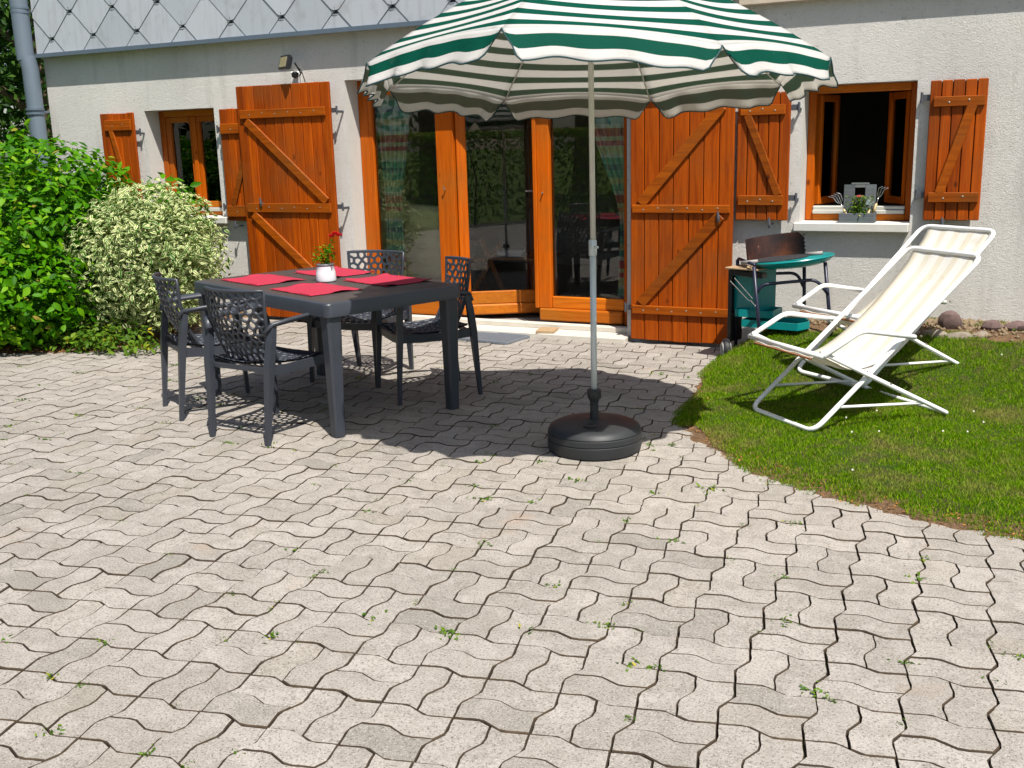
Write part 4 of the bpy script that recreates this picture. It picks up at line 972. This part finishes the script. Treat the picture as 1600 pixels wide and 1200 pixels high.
mb = MB(); mb.lathe([(.02,0),(.045,.01),(.04,.03),(.012,.05),(.008,.09)], 16, (0,0,ZR+HZC-.01)); mb.obj('finial', M_POLEW, um, smooth=True)
mb = MB(); mb.lathe([(.03,0),(.032,.02),(.03,.05),(.02,.055)], 16, (0,0,ZR+.08)); mb.obj('runner', M_POLEW, um, smooth=True)
mb = MB(); mb.tube([(0,0,.17),(0,0,1.05)], .0155, 16); mb.obj('lower_pole', M_POLE, um, smooth=True)
mb = MB(); mb.tube([(.002,0,1.03),(-.004,.004,ZR+HZC)], .0135, 16); mb.obj('upper_pole', M_POLEW, um, smooth=True)
mb = MB(); mb.lathe([(.0155,0),(.020,.003),(.020,.075),(.0155,.08)], 16, (0,0,.985)); mb.tube([(.015,-.01,1.03),(.035,-.02,1.03)], .006, 8); mb.obj('pole_joint', M_POLE, um, smooth=True)

# ------------------------------------------------------------------ folding sun chairs (local: x sideways, y backwards, z up, origin at rear right foot -> re-centred)
def rounded(pts, r=.06, n=5, closed=False):
    P = [Vector(p) for p in pts]; out = []; m = len(P)
    for i in range(m):
        if not closed and i in (0, m-1): out.append(P[i]); continue
        a, b, c = P[i-1], P[i], P[(i+1) % m]; d1 = (a-b); d2 = (c-b); r1 = min(r, d1.length*.45, d2.length*.45); p1 = b+d1.normalized()*r1; p2 = b+d2.normalized()*r1
        for k in range(n+1): t = k/n; out.append(p1*(1-t)**2+b*2*t*(1-t)+p2*t*t)
    return out
def lounger(label, foot, ang, z, k=1):
    L = thing('sun_chair', label, 'sun chair', (foot[0], foot[1], z), ang, 'white folding sun chairs on the lawn'); W = .56; tr = .0135
    # frame 1: long loop from ground front to top back ; x in [-W,0]
    mb = MB(); mb.tube(rounded([(0,-.86,.014),(0,.19,.85),(-W,.19,.85),(-W,-.86,.014)], .07, 6, True), tr, 10, closed=True); mb.obj('backrest_frame', M_WHITE, L, smooth=True)
    # frame 2: legs from seat front to rear foot, joined by a ground bar
    i_ = .022; mb = MB(); mb.tube(rounded([(i_-.0,-.85,.435),(i_,0,.014),(-W-i_,0,.014),(-W-i_,-.85,.435)], .02, 3), tr*.92, 10); mb.obj('leg_frame', M_WHITE, L, smooth=True)
    for s in (0, 1):
        x = .018 if s == 0 else -W-.018; x = x*1.0
        mb = MB(); xa = .044 if s == 0 else -W-.044; mb.tube(rounded([(xa,-.85,.415),(xa,-.62,.528),(xa,-.275,.463)], .05, 5), tr, 10); mb.tube([(xa,-.285,.463),(0 if s == 0 else -W,-.287,.465)], .008, 6)
        mb.obj('armrest', M_WHITE, L, smooth=True)
    mb = MB(); mb.tube([(.05,-.85,.415),(-W-.05,-.85,.415)], tr, 10); mb.obj('front_crossbar', M_WHITE, L, smooth=True)
    mb = MB()
    for s in (0, -W): mb.tube([(s,-.72,.128),(s+(.02 if s == 0 else -.02),-.16,.09)], .008, 6)
    mb.obj('brace', M_WHITE, L, smooth=True)
    mb = MB()
    for s in (.05, -W-.05):
        for (yy, zz) in ((-.85,.42), (-.24,.466), (-.42,.23)): mb.tube([(s-.003,yy,zz),(s+.003*(1 if s > 0 else -1),yy,zz)], .006, 8)
    mb.obj('rivets', M_NAIL, L)
    # canvas: hangs from front bar to top bar with a sag
    nu, nv = 14, 44; V = []; UV = []
    prof_ = [(-.868,.400),(-.83,.412),(-.74,.365),(-.64,.318),(-.54,.296),(-.44,.312),(-.34,.362),(-.22,.448),(-.09,.556),(.05,.685),(.13,.765),(.195,.852)]
    def pf(t):
        x = t*(len(prof_)-1); a = min(int(x), len(prof_)-2); f_ = x-a; g = lambda q: prof_[max(0, min(len(prof_)-1, q))]
        return tuple(.5*((2*g(a)[m])+(-g(a-1)[m]+g(a+1)[m])*f_+(2*g(a-1)[m]-5*g(a)[m]+4*g(a+1)[m]-g(a+2)[m])*f_**2+(-g(a-1)[m]+3*g(a)[m]-3*g(a+1)[m]+g(a+2)[m])*f_**3) for m in (0, 1))
    for j in range(nv+1):
        t = j/nv; yy, zz = pf(t); inn = .022+.030*sst(.45, .75, t)*(1-.3*sst(.9, 1, t))
        for i in range(nu+1):
            u = i/nu; V.append((-W+inn+(W-2*inn)*u, yy, zz-.016*math.sin(u*3.14)*math.sin(t*3.14)+.003*math.sin(u*19+t*7))); UV.append((u, t))
    Wd = nu+1; F = [(j*Wd+i, j*Wd+i+1, (j+1)*Wd+i+1, (j+1)*Wd+i) for j in range(nv) for i in range(nu)]
    o = link('canvas', np_mesh('canvas', V, F, M_CANVAS, True, [UV[i] for f in F for i in f]), L); md = o.modifiers.new('s', 'SOLIDIFY'); md.thickness = .002
    mb = MB(); mb.tube([(-W+.03,-.868,.392),(-.03,-.868,.392)], .006, 6); mb.obj('canvas_edge', M_RUST, L)
    return L
AL = math.atan2(.74, .67)-math.pi/2
lounger('front sun chair on the lawn, white tube frame with cream striped canvas', (-.381, 5.971), AL, zlawn(-.7, 5.6)+.0, 0)
lounger('rear sun chair on the lawn, partly hidden behind the front one', (-.335, 6.884), R_(54)-math.pi/2, .085, 0)

# ------------------------------------------------------------------ barbecue
bq = thing('barbecue', 'teal charcoal barbecue trolley with brown windshield beside the large shutter', 'barbecue', (-1.50, 7.16, 0))
BX, BY = -1.50, 7.16
def lp(x, y, z): return (x-BX, y-BY, z)
L1, L2, L3, L4 = (-1.865,7.20), (-1.615,6.93), (-1.43,7.40), (-1.19,7.10)
for (p, zb, top, nm) in ((L1,.06,.70,0), (L2,.05,.69,1), (L3,.14,.70,2), (L4,.16,.71,3)):
    dx = {0: .01, 1: -.06, 2: -.01, 3: -.055}[nm]; mb = MB(); mb.tube([lp(p[0]+.012, p[1], zb), lp(p[0]+dx, p[1]+.01, top)], .0125, 10); mb.obj('leg', M_NAVY, bq, smooth=True)
mb = MB(); mb.tube(rounded([lp(-1.855,7.21,.54), lp(-1.72,7.26,.60), lp(-1.48,7.38,.60), lp(-1.435,7.40,.50)], .05, 5), .011, 8)
mb.tube(rounded([lp(-1.66,6.94,.50), lp(-1.62,6.95,.57), lp(-1.29,7.07,.60), lp(-1.215,7.10,.50)], .05, 5), .011, 8); mb.tube(rounded([lp(-1.855,7.21,.69), lp(-1.845,7.20,.71), lp(-1.67,6.94,.70)], .03, 4), .011, 8); mb.obj('side_rail', M_NAVY, bq, smooth=True)
bc = (-1.455-BX, 7.16-BY)
mb = MB(); mb.lathe([(.17,.675),(.225,.690),(.255,.710),(.264,.724),(.260,.730),(.245,.724),(.20,.70),(.05,.69)], 40, (bc[0], bc[1], 0)); o = mb.obj('fire_bowl', M_TEAL, bq); autosmooth(o, 60); TILT = [o]
# windshield with notched ends
mb = MB(); rW = .215; n = 26; vs = []; cxw, cyw = bc[0]-.095, bc[1]+.0
for i in range(n+1):
    a = R_(52+155*i/n); h = .165
    if i % 1 == 0 and (i < 2 or i > n-2): h = .13+.02*(i % 2)
    for r in (rW, rW+.0025): 
        for z in (.722, .722+h): vs.append((cxw+r*math.cos(a)*1.0, cyw+r*math.sin(a), z))
fs = []
for i in range(n):
    a = 4*i; b = 4*(i+1); fs += [(a, b, b+1, a+1), (a+2, a+3, b+3, b+2), (a+1, b+1, b+3, a+3), (a, a+2, b+2, b)]
fs += [(0,1,3,2), (4*n, 4*n+2, 4*n+3, 4*n+1)]
mb.add(vs, fs)
for e in (R_(52), R_(207)):
    for k in range(6):
        z = .725+.026*k; s = 1 if e < 1 else -1; a2 = e-s*.06; p1 = (cxw+(rW+.001)*math.cos(e), cyw+(rW+.001)*math.sin(e)); p2 = (cxw+(rW+.001)*math.cos(a2), cyw+(rW+.001)*math.sin(a2))
        mb.add([(p1[0],p1[1],z),(p2[0],p2[1],z+.008),(p2[0],p2[1],z+.014),(p1[0],p1[1],z+.02),(p1[0],p1[1]+.0025,z),(p2[0],p2[1]+.0025,z+.008),(p2[0],p2[1]+.0025,z+.014),(p1[0],p1[1]+.0025,z+.02)], [(0,1,2,3),(7,6,5,4),(0,4,5,1),(2,6,7,3),(1,5,6,2)])
TILT.append(mb.obj('windshield', M_BURNT, bq))
gl_ = link('grill', None, bq); mb = MB(); gz = .735
for k in range(13): y = -.15+.025*k; hw = math.sqrt(max(.001, .19**2-(y*1.0)**2)); mb.tube([(cxw-hw, cyw+y, gz), (cxw+hw, cyw+y, gz)], .0028, 5)
mb.tube([(cxw+.19*math.cos(a*6.283/24), cyw+.16*math.sin(a*6.283/24), gz-.002) for a in range(24)], .005, 6, closed=True)
mb.obj('grill_wires', M_GRILL, gl_)
for (p, q) in (((-.235, -.11), (-.12, -.135)), ((.16, .06), (.275, .03))):
    mb = MB(); mb.tube([(cxw+p[0], cyw+p[1], gz+.004), (cxw+q[0], cyw+q[1], gz+.006)], .013, 10); mb.obj('grill_handle', M_HANDLE, gl_, smooth=True)
TILT.append(gl_)
for o in TILT:
    pv = Vector((bc[0], bc[1], .71)); Rm = Matrix.Rotation(R_(-7), 4, 'Y'); o.location = pv-(Rm @ pv); o.rotation_euler = (0, R_(-7), 0)
mb = MB(); mb.cbox(-.13, .13, -.10, .10, -.012, .0, .003, Matrix.Translation((-1.75-BX, 7.12-BY, .665)) @ Matrix.Rotation(R_(-18), 4, 'Z')); mb.obj('side_shelf', M_BOARDW, bq)
mb = MB(); mb.cbox(-.085, .085, -.12, .12, 0, .29, .006, Matrix.Translation((-1.735-BX, 7.24-BY, .35)) @ Matrix.Rotation(R_(-30), 4, 'Z')); mb.obj('charcoal_box', M_TEAL, bq)
mb = MB(); mb.bar((-1.85-BX, 7.1-BY, .63), (-1.62-BX, 7.02-BY, .62), .06, .035); mb.obj('shelf_support', M_LAMP, bq); mb = MB(); mb.cbox(-.016, .016, -.07, .07, .13, .64, .004, Matrix.Translation((-1.868-BX, 7.22-BY, 0)) @ Matrix.Rotation(R_(-20), 4, 'Z')); mb.obj('side_panel', M_LAMP, bq)
for zt, dx in ((.28, 0), (.35, .0)):
    mb = MB(); poly = [(-.30, -.10), (.20, -.17), (.27, -.02), (.22, .13), (-.27, .13)] if zt < .3 else [(-.28, -.08), (-.02, -.10), (.0, .1), (-.26, .12)]
    a = .78 if zt < .3 else 1; mb.prism([(x*a-.05, y*a) for x, y in poly], zt-.02, zt-.012); n0 = len(poly)
    pp = [(x*a-.05, y*a) for x, y in poly]
    for p, q in zip(pp, pp[1:]+pp[:1]): mb.bar((*p, zt), (*q, zt), .006, .05, c=.001)
    mb.obj('tray', M_TEAL, bq)
for (p, z, r) in (((-1.895,7.10), .085, .076), ((-1.395,7.36), .19, .065)):
    Mw = Matrix.Translation((p[0]-BX, p[1]-BY, z)) @ Matrix.Rotation(R_(25), 4, 'Z') @ Matrix.Rotation(R_(90), 4, 'Y')
    mb = MB(); mb.lathe([(r*.55,-.022),(r*.92,-.022),(r,-.012),(r,.012),(r*.92,.022),(r*.55,.022)], 28); mb.v = [tuple(Mw @ Vector(v)) for v in mb.v]; wh = mb.obj('wheel', M_RUBBER, bq); autosmooth(wh)
    mb = MB()
    for zz in (-.024, .024): mb.tube([(r*.62*math.cos(t*6.283/24), r*.62*math.sin(t*6.283/24), zz) for t in range(24)], r*.085, 6, closed=True, up=(0, 0, 1))
    mb.v = [tuple(Mw @ Vector(v)) for v in mb.v]; mb.obj('wheel_rim', M_WHEELW, wh)
mb = MB(); mb.tube([lp(-1.895,7.10,.085), lp(-1.62,7.27,.13), lp(-1.395,7.36,.19)], .006, 6); mb.obj('axle', M_IRON, bq)
tg = thing('barbecue_fork', 'steel barbecue fork hanging from the barbecue trolley', 'fork', (-1.74, 6.93, .42)); mb = MB()
mb.tube([(-.09,.0,.17),(.03,0,.05),(.045,0,.04),(.065,0,.055),(-.06,0,.19)], .003, 6); mb.tube([(.05,0,.045),(.09,0,.0)], .004, 6); mb.obj('fork_wire', M_STEEL, tg)

# ------------------------------------------------------------------ planter caddy, plant and tools on the window sill
SZ = .929
cd = thing('wooden_caddy', 'grey wooden garden caddy on the sill of the open window', 'wooden box', (-1.135, 7.665, SZ)); hx, hy = .118, .062
mb = MB(); mb.cbox(-hx, hx, -hy, -hy+.008, 0, .066, .002); mb.obj('front_board', M_GREYWOOD, cd)
for s in (-1, 1): mb = MB(); mb.cbox(s*hx-(.009 if s > 0 else -.0), s*hx+(.0 if s > 0 else .009), -hy+.0085, hy-.0085, 0, .066 if s < 0 else .072, .002); mb.obj('side_board', M_GREYWOOD, cd)
mb = MB(); mb.cbox(-hx+.01, hx-.01, -hy+.009, hy-.009, .001, .008, .001); mb.obj('bottom_board', M_GREYWOOD, cd)
for (a, b, c, d, nm) in ((-hx+.01, -.035, .0, .255, 1), (.035, hx-.01, .0, .255, 1), (-.0345, .0345, .0, .18, 1), (-.06, .06, .2555, .268, 1), (-.0345, .0345, .235, .255, 1)): mb = MB(); mb.cbox(a, b, hy-.008, hy, c, d, .002); mb.obj('back_board', M_GREYWOOD, cd)
def sill_tool(name, label, cat, base, top, kind):
    t = thing(name, label, cat, base); d = Vector(top)-Vector(base); dn = d.normalized(); side = dn.cross(Vector((0, 1, 0))).normalized()
    mb = MB(); mb.tube([(0,0,0), dn*.07], [.010, .008], 8); mb.obj('handle', plain(name+'_handle', (.62,.45,.22), .5), t, smooth=True)
    mb = MB(); mb.tube([dn*.07, dn*.11], .003, 6)
    if kind == 'trowel': 
        mb.grid(lambda u, v: dn*(.10+.13*v)+side*((u-.5)*.055*math.sin(min(1, v*1.25+.35)*3.14)**.6)+Vector((0, -.01*abs(u-.5), 0)), 6, 8)
    else:
        nt_ = 4 if kind == 'rake' else 3; sg = -1 if d.x < 0 else 1
        for k in range(nt_): o_ = (k-(nt_-1)/2)*.014; mb.tube([dn*.11, dn*.135+side*o_, dn*.175+side*o_*1.3, dn*.19+side*o_*1.4+Vector((sg*.022, -.012, -.004))], .0022, 5)
    mb.obj('tool_head', M_STEEL, t, smooth=True)
sill_tool('hand_rake', 'small hand rake leaning out of the left end of the caddy', 'hand rake', (-1.195, 7.645, SZ+.03), (-1.27, 7.62, SZ+.18), 'rake')
sill_tool('hand_trowel', 'grey trowel standing at the back right of the caddy', 'trowel', (-1.07, 7.66, SZ+.02), (-1.045, 7.685, SZ+.2), 'trowel')
sill_tool('hand_fork', 'small fork with wooden handle sticking out at the right of the caddy', 'hand fork', (-1.035, 7.68, SZ+.06), (-.985, 7.685, SZ+.24), 'fork')
hp_ = thing('herb_plant', 'bushy green plant with a dull red flower inside the caddy', 'plant', (-1.125, 7.65, SZ+.02))
v, f, uv = leafy(420, lambda: ((rng.normal(0, .035), rng.normal(0, .02), rng.uniform(.03, .16)), (0, 0, 1), 1), .026); link('leaves', np_mesh('herb_leaves', v, f, M_WEED, uv=uv), hp_, kind='stuff')
mb = MB(); 
for k in range(14): a = k*.45; mb.tube([(0,0,.0),(.02*math.cos(a),.012*math.sin(a),.08),(.05*math.cos(a),.025*math.sin(a),.14)], .0016, 4)
mb.obj('stems', M_WEED, hp_); mb = MB()
for k in range(22): a = k*2.4; r = .022*math.sqrt(k/22); mb.lathe([(.001,0),(.007,.004),(.006,.010),(.001,.014)], 6, (r*math.cos(a), r*math.sin(a), .155-.2*r))
mb.obj('bloom', plain('dull_red_bloom', (.30,.05,.04), .7), hp_)

# ------------------------------------------------------------------ stones, gravel
def stone(label, c, s, mat, seed, grp='border stones along the wall'):
    rr = random.Random(seed); n1, n2 = 12, 8; offs = [(Vector((rr.gauss(0,1), rr.gauss(0,1), rr.gauss(0,1))).normalized(), rr.uniform(.72, .98)) for _ in range(16)]; mb = MB(); vs = []
    for j in range(n2+1):
        for i in range(n1):
            th = math.pi*j/n2; ph = 2*math.pi*i/n1; d = Vector((math.sin(th)*math.cos(ph), math.sin(th)*math.sin(ph), math.cos(th))); r = 1
            for o, l in offs:
                q = d.dot(o)
                if q > 0: r = min(r, l/q)
            d *= r*rr.uniform(.985, 1.015); vs.append((d.x*s[0], d.y*s[1], d.z*s[2]))
    mb.add(vs, [(j*n1+i, (j+1)*n1+i, (j+1)*n1+(i+1) % n1, j*n1+(i+1) % n1) for j in range(n2) for i in range(n1)])
    o = mb.obj('stone', mat, None, label=label, category='stone', group=grp, loc=c, rotz=rr.uniform(-.3, .3)); autosmooth(o, 25)
stone('largest round purple-brown stone by the wall', (-.47, 7.40, 0.305), (.085, .07, .075), M_STONEA, 1)
stone('flat grey stone left of the round purple stone', (-.55, 7.22, 0.240), (.09, .06, .04), M_STONEB, 2)
stone('long flat beige stone below the round purple stone', (-.40, 7.20, 0.235), (.095, .05, .045), M_STONEB, 3)
stone('pale small stone right of the long flat stone', (-.28, 7.24, 0.245), (.06, .05, .04), M_STONEB, 4)
stone('reddish stone at the right of the stone row', (-.22, 7.40, 0.285), (.07, .05, .05), M_STONEA, 5)
stone('brown stone near the right picture edge by the wall', (-.08, 7.42, 0.285), (.085, .06, .045), M_STONEA, 6)
stone('low grey stone beyond the brown stone at the wall', (.09, 7.42, 0.285), (.08, .06, .05), M_STONEB, 7)
stone('small flat stone left of the flat grey stone, beside the rear sun chair', (-.70, 7.24, 0.245), (.06, .05, .035), M_STONEB, 8)
v_ = []; f_ = []
oct_ = np.array([[1,0,0],[0,1,0],[-1,0,0],[0,-1,0],[0,0,1],[0,0,-1]], float); of = np.array([[0,1,4],[1,2,4],[2,3,4],[3,0,4],[1,0,5],[2,1,5],[3,2,5],[0,3,5]])
for k in range(5200):
    x = rng.uniform(-1.95, 3.3); y = 7.64-abs(rng.normal(0, .19))
    if y < 7.12: continue
    s = rng.uniform(.006, .02); q = oct_*s*rng.uniform(.6, 1.3, 3)+rng.normal(0, s*.15, (6, 3)); v_.append(q+np.array([x, y, zlawn(x, y)+.004])); f_.append(of+6*k if False else of+6*(len(v_)-1))
link('gravel', np_mesh('gravel', np.concatenate(v_), np.concatenate(f_), M_GRAVEL), None, kind='stuff', label='pale brown gravel strip along the foot of the wall', category='gravel')

# ------------------------------------------------------------------ shrubs, hedge, trees
def cloud(n, c, r, size, seed, up=.5, bumps=14, shell=.45, zmin=None, power=2.4):
    g2 = np.random.default_rng(seed); B = g2.normal(0, 1, (bumps, 3)); B /= np.linalg.norm(B, axis=1)[:, None]; amp = g2.uniform(-.22, .20, bumps)
    def smp():
        while True:
            d = g2.normal(0, 1, 3); d /= np.linalg.norm(d); q = (np.abs(d)**power).sum()**(-1/power); k = 1+sum(amp*np.exp(-((1-(B @ d))*7)))
            rad = (1-shell*g2.random()**1.8)*k*q; p = np.array(c)+d*np.array(r)*rad
            if zmin is None or p[2] > zmin: return p, d/np.array(r)*min(r), 1
    return smp
def plant(name, label, cat, c, r, n, size, mat, seed, stems=9, grp=None, shell=.5, base_z=.0, power=2.4, lobes=()):
    t = thing(name, label, cat, (c[0], c[1], base_z), 0, grp); cc = (0, 0, c[2]-base_z); 
    sm = [cloud(n, cc, r, size, seed, shell=shell, zmin=.01, power=power)]; wt = [.62 if lobes else 1.0]
    for q, (o_, r_, w_) in enumerate(lobes): sm.append(cloud(n, (cc[0]+o_[0], cc[1]+o_[1], cc[2]+o_[2]), r_, size, seed+q+1, shell=.8, zmin=.01)); wt.append(w_)
    wt = np.cumsum(wt)/sum(wt); v, f, uv = leafy(n, lambda: sm[int(np.searchsorted(wt, rng.random()))](), size, fine=True, wr=(.40, .56) if mat is not M_VARI else (.34, .48))
    
    link('foliage', np_mesh(name+'_foliage', v, f, mat, uv=uv), t, kind='stuff'); rr = random.Random(seed); mb = MB()
    for k in range(stems):
        a = rr.uniform(0, 6.28); e = rr.uniform(.4, .95); x, y = math.cos(a)*r[0]*e*.8, math.sin(a)*r[1]*e*.8
        mb.tube([(x*.15, y*.15, 0), (x*.4, y*.4, cc[2]*.6), (x, y, cc[2]+r[2]*rr.uniform(-.1, .7))], [.014*r[0]+.004, .010*r[0]+.003, .003], 6)
    mb.obj('branches', M_BARK, t); return t
plant('green_shrub', 'large bright green hedge shrub at the left edge, below the downpipe', 'shrub', (-8.05, 6.36, .77), (1.10, 1.08, .84), 18000, .082, M_HEDGE, 11, 14, 'green shrubs at the left', power=2.5, lobes=(((.75,-.55,-.35), (.55,.50,.42), .16), ((.25,-.7,-.45), (.6,.45,.36), .12), ((.55,.2,.38), (.42,.5,.30), .06), ((.35,-.1,.80), (.07,.07,.20), .004), ((-.1,.2,.86), (.06,.08,.16), .003), ((.75,.1,.55), (.14,.06,.12), .004), ((.1,-.4,.74), (.08,.07,.16), .003)))
plant('green_shrub', 'green shrub running out of the picture to the left', 'shrub', (-9.7, 6.1, .82), (1.1, 1.0, .84), 7000, .085, M_HEDGE, 12, 10, 'green shrubs at the left', power=3)
plant('green_shrub', 'green leafy shrub peeping out behind the variegated bush, under the left window', 'shrub', (-6.93, 7.08, .74), (.34, .32, .60), 1100, .095, M_HEDGE, 13, 9, 'green shrubs at the left', shell=.8)
plant('variegated_bush', 'rounded bush with cream and green variegated leaves left of the table', 'bush', (-6.64, 6.44, .60), (.61, .55, .60), 13500, .056, M_VARI, 14, 16, None, shell=.55, lobes=(((.48,-.05,.12), (.34,.32,.26), .13), ((.30,-.1,-.22), (.40,.34,.24), .12), ((-.28,-.12,-.30), (.42,.36,.26), .12), ((.05,-.05,.34), (.50,.42,.26), .12), ((.66,-.1,.16), (.16,.10,.10), .012), ((-.2,0,.60), (.10,.08,.12), .006), ((.42,0,.50), (.12,.10,.10), .008), ((.60,0,-.12), (.12,.1,.14), .01)))
plant('ground_ivy', 'low yellow-green ivy spilling onto the soil at the foot of the bush', 'plant', (-6.78, 5.92, .06), (.62, .22, .15), 1100, .055, M_WEED, 15, 4, None, shell=.9)
def s_lit():
    while True:
        x = rng.uniform(-8.4, -6.2); y = rng.uniform(5.2, 7.2)
        if inside(BED, x, y) and pdist(BED, x, y) < .35: return (x, y, zbed(x, y)+.008), None, rng.uniform(.5, 1)
v, f, uv = leafy(1500, s_lit, .03); link('leaf_litter', np_mesh('leaf_litter', v, f, M_DRYLEAF, uv=uv), None, kind='stuff', label='dry brown leaf litter at the edge of the planting bed', category='leaf litter')
def s_edge():
    while True:
        x = rng.uniform(-1.95, .6); y = rng.uniform(4.1, 6.4)
        if inside(LAWN, x, y) and pdist(LAWN, x, y) < .14: return (x, y, zlawn(x, y)+.005), None, rng.uniform(.3, .9)
v, f, uv = leafy(900, s_edge, .022); link('grass_clippings', np_mesh('grass_clippings', v, f, M_DRYLEAF, uv=uv), None, kind='stuff', label='brown dry clippings on the bare soil along the lawn edge', category='clippings')
for k, (x, y, lab) in enumerate(((-1.335, 5.83, 'orange dry leaf on the lawn near the front sun chair, the farther of two'), (-1.27, 5.62, 'orange dry leaf on the lawn near the front sun chair, the nearer of two'))):
    v, f, uv = leafy(1, lambda: ((0, 0, 0), None, 1), .05); link('fallen_leaf', np_mesh('fallen_leaf', v, f, M_DRYLEAF, uv=uv), None, label=lab, category='dry leaf', loc=(x, y, zlawn(x, y)+.03))
# white clover flowers on the lawn
mb = MB(); rr = random.Random(4)
for k in range(15):
    x = rr.uniform(-1.0, .5); y = rr.uniform(5.2, 7.1)
    if rr.random() < .3: y = rr.uniform(4.6, 5.2)
    if inside(LAWN, x, y) and pdist(LAWN, x, y, (17, 18)) > .2: mb.lathe([(.001,0),(.005,.003),(.004,.008),(.001,.010)], 6, (x, y, zlawn(x, y)+.03))
mb.obj('clover_flowers', plain('clover_white', (.7,.68,.6), .8), None, kind='stuff', label='tiny white clover flowers scattered over the lawn', category='flowers')

def tree(label, x, y, h, r, n, seed, grp, size=.16, z0=0, mat=None, name='leafy_tree'):
    t = thing(name, label, 'tree', (x, y, z0), 0, grp); rr = random.Random(seed); mb = MB()
    mb.tube([(0,0,-.1),(.05,.03,h*.35),(-.05,.05,h*.7)], [h*.03, h*.022, h*.01], 10); mb.obj('trunk', M_BARK, t, smooth=True); mb = MB()
    for k in range(7): a = rr.uniform(0, 6.28); z1 = h*rr.uniform(.2, .6); mb.tube([(0,0,z1),(math.cos(a)*r*.4,math.sin(a)*r*.4,z1+h*.12),(math.cos(a)*r*.8,math.sin(a)*r*.8,z1+h*.2)], [h*.012,h*.007,.01], 6)
    mb.obj('limbs', M_BARK, t)
    sub = [cloud(0, (rr.uniform(-.45,.45)*r, rr.uniform(-.45,.45)*r, h*rr.uniform(.28,.8)), (r*rr.uniform(.4,.65), r*rr.uniform(.4,.65), h*rr.uniform(.14,.24)), size, seed+q) for q in range(9)]
    v, f, uv = leafy(n, lambda: sub[rng.integers(9)](), size); link('crown', np_mesh('crown', v, f, mat or M_TREE, uv=uv), t, kind='stuff')
tree('dark leafy tree beyond the house corner, nearest the downpipe', -14.6, 12.4, 7.5, 2.6, 9000, 31, 'trees beyond the house corner', z0=.1)
tree('dark tree at the left picture edge behind the hedge shrub', -17.2, 11.2, 8.0, 3.0, 9000, 32, 'trees beyond the house corner', z0=.1)
tree('tree standing farther back in the dark thicket', -19.5, 17.5, 9.0, 3.6, 8000, 33, 'trees beyond the house corner', z0=.3, size=.22)
tree('tree half hidden by the downpipe in the thicket', -15.6, 18.0, 9.0, 3.2, 8000, 34, 'trees beyond the house corner', z0=.3, size=.22)
tree('rearmost tree of the thicket', -23.5, 16.0, 10.0, 4.2, 8000, 35, 'trees beyond the house corner', z0=.3, size=.25)
# garden side behind the viewer, mirrored in the glass
def s_gh():
    x = rng.uniform(-17, 4); d = rng.uniform(-1, 1); z = 1.70*(1-.03*rng.random()) if rng.random() < .35 else rng.uniform(.05, 1.70)
    return (x, -2.1+d*.5, z), (0, 1, .3), 1
v, f, uv = leafy(22000, s_gh, .10)
def s_gh2():
    y = rng.uniform(-2.5, 6.5); d = rng.uniform(-1, 1); z = 1.8 if rng.random() < .35 else rng.uniform(.05, 1.8)
    return (-17.5+d*.5, y, z), (1, 0, .3), 1
v2, f2, uv2 = leafy(9000, s_gh2, .11); hg2 = thing('garden_hedge', 'side hedge closing the garden off at the far left', 'hedge', (0, 0, 0)); link('foliage', np_mesh('side_hedge', v2, f2, M_HEDGE, uv=uv2), hg2, kind='stuff')
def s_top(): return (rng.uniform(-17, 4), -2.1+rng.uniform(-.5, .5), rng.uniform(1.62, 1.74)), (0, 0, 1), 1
v3, f3, uv3 = leafy(9000, s_top, .08)  # extra leaf layer on the hedge top, its lighter colour standing in for sunlight
hg = thing('garden_hedge', 'clipped hedge across the garden, mirrored in the patio door glass', 'hedge', (0, 0, 0)); link('foliage', np_mesh('garden_hedge', v, f, M_HEDGE, uv=uv), hg, kind='stuff'); link('sun_tinted_top_leaves', np_mesh('sun_tinted_top_leaves', v3, f3, M_SUNTINT, uv=uv3), hg, kind='stuff')
mb = MB()
for k in range(30): x = -17+21*k/29; mb.tube([(x, -2.1, -.05), (x+.1, -2.15, .8), (x-.1, -2.1, 1.5)], [.03,.02,.01], 6)
mb.obj('stems', M_BARK, hg)
for k, (x, y, h) in enumerate(((-26,-14,11),(-21,-12,12),(-16,-11,10),(-11.5,-12,12),(-7,-13,12),(-2,-16,12),(-32,-15,13),(-26,-7,10),(-27,-1,10),(-26,5,9))): tree('tall dark tree beyond the hedges, %s' % ['behind the long hedge at its left end', 'second in the row from its left end', 'closest to the long hedge', 'in the middle of the row behind the long hedge', 'right of the middle of the row', 'rightmost of the row', 'leftmost of all, beyond the hedge corner', 'past the side hedge, nearest its corner', 'past the middle of the side hedge', 'past the house end of the side hedge'][k], x, y, h, 4.2, 3000, 60+k, 'tall trees beyond the garden hedge', size=.36)
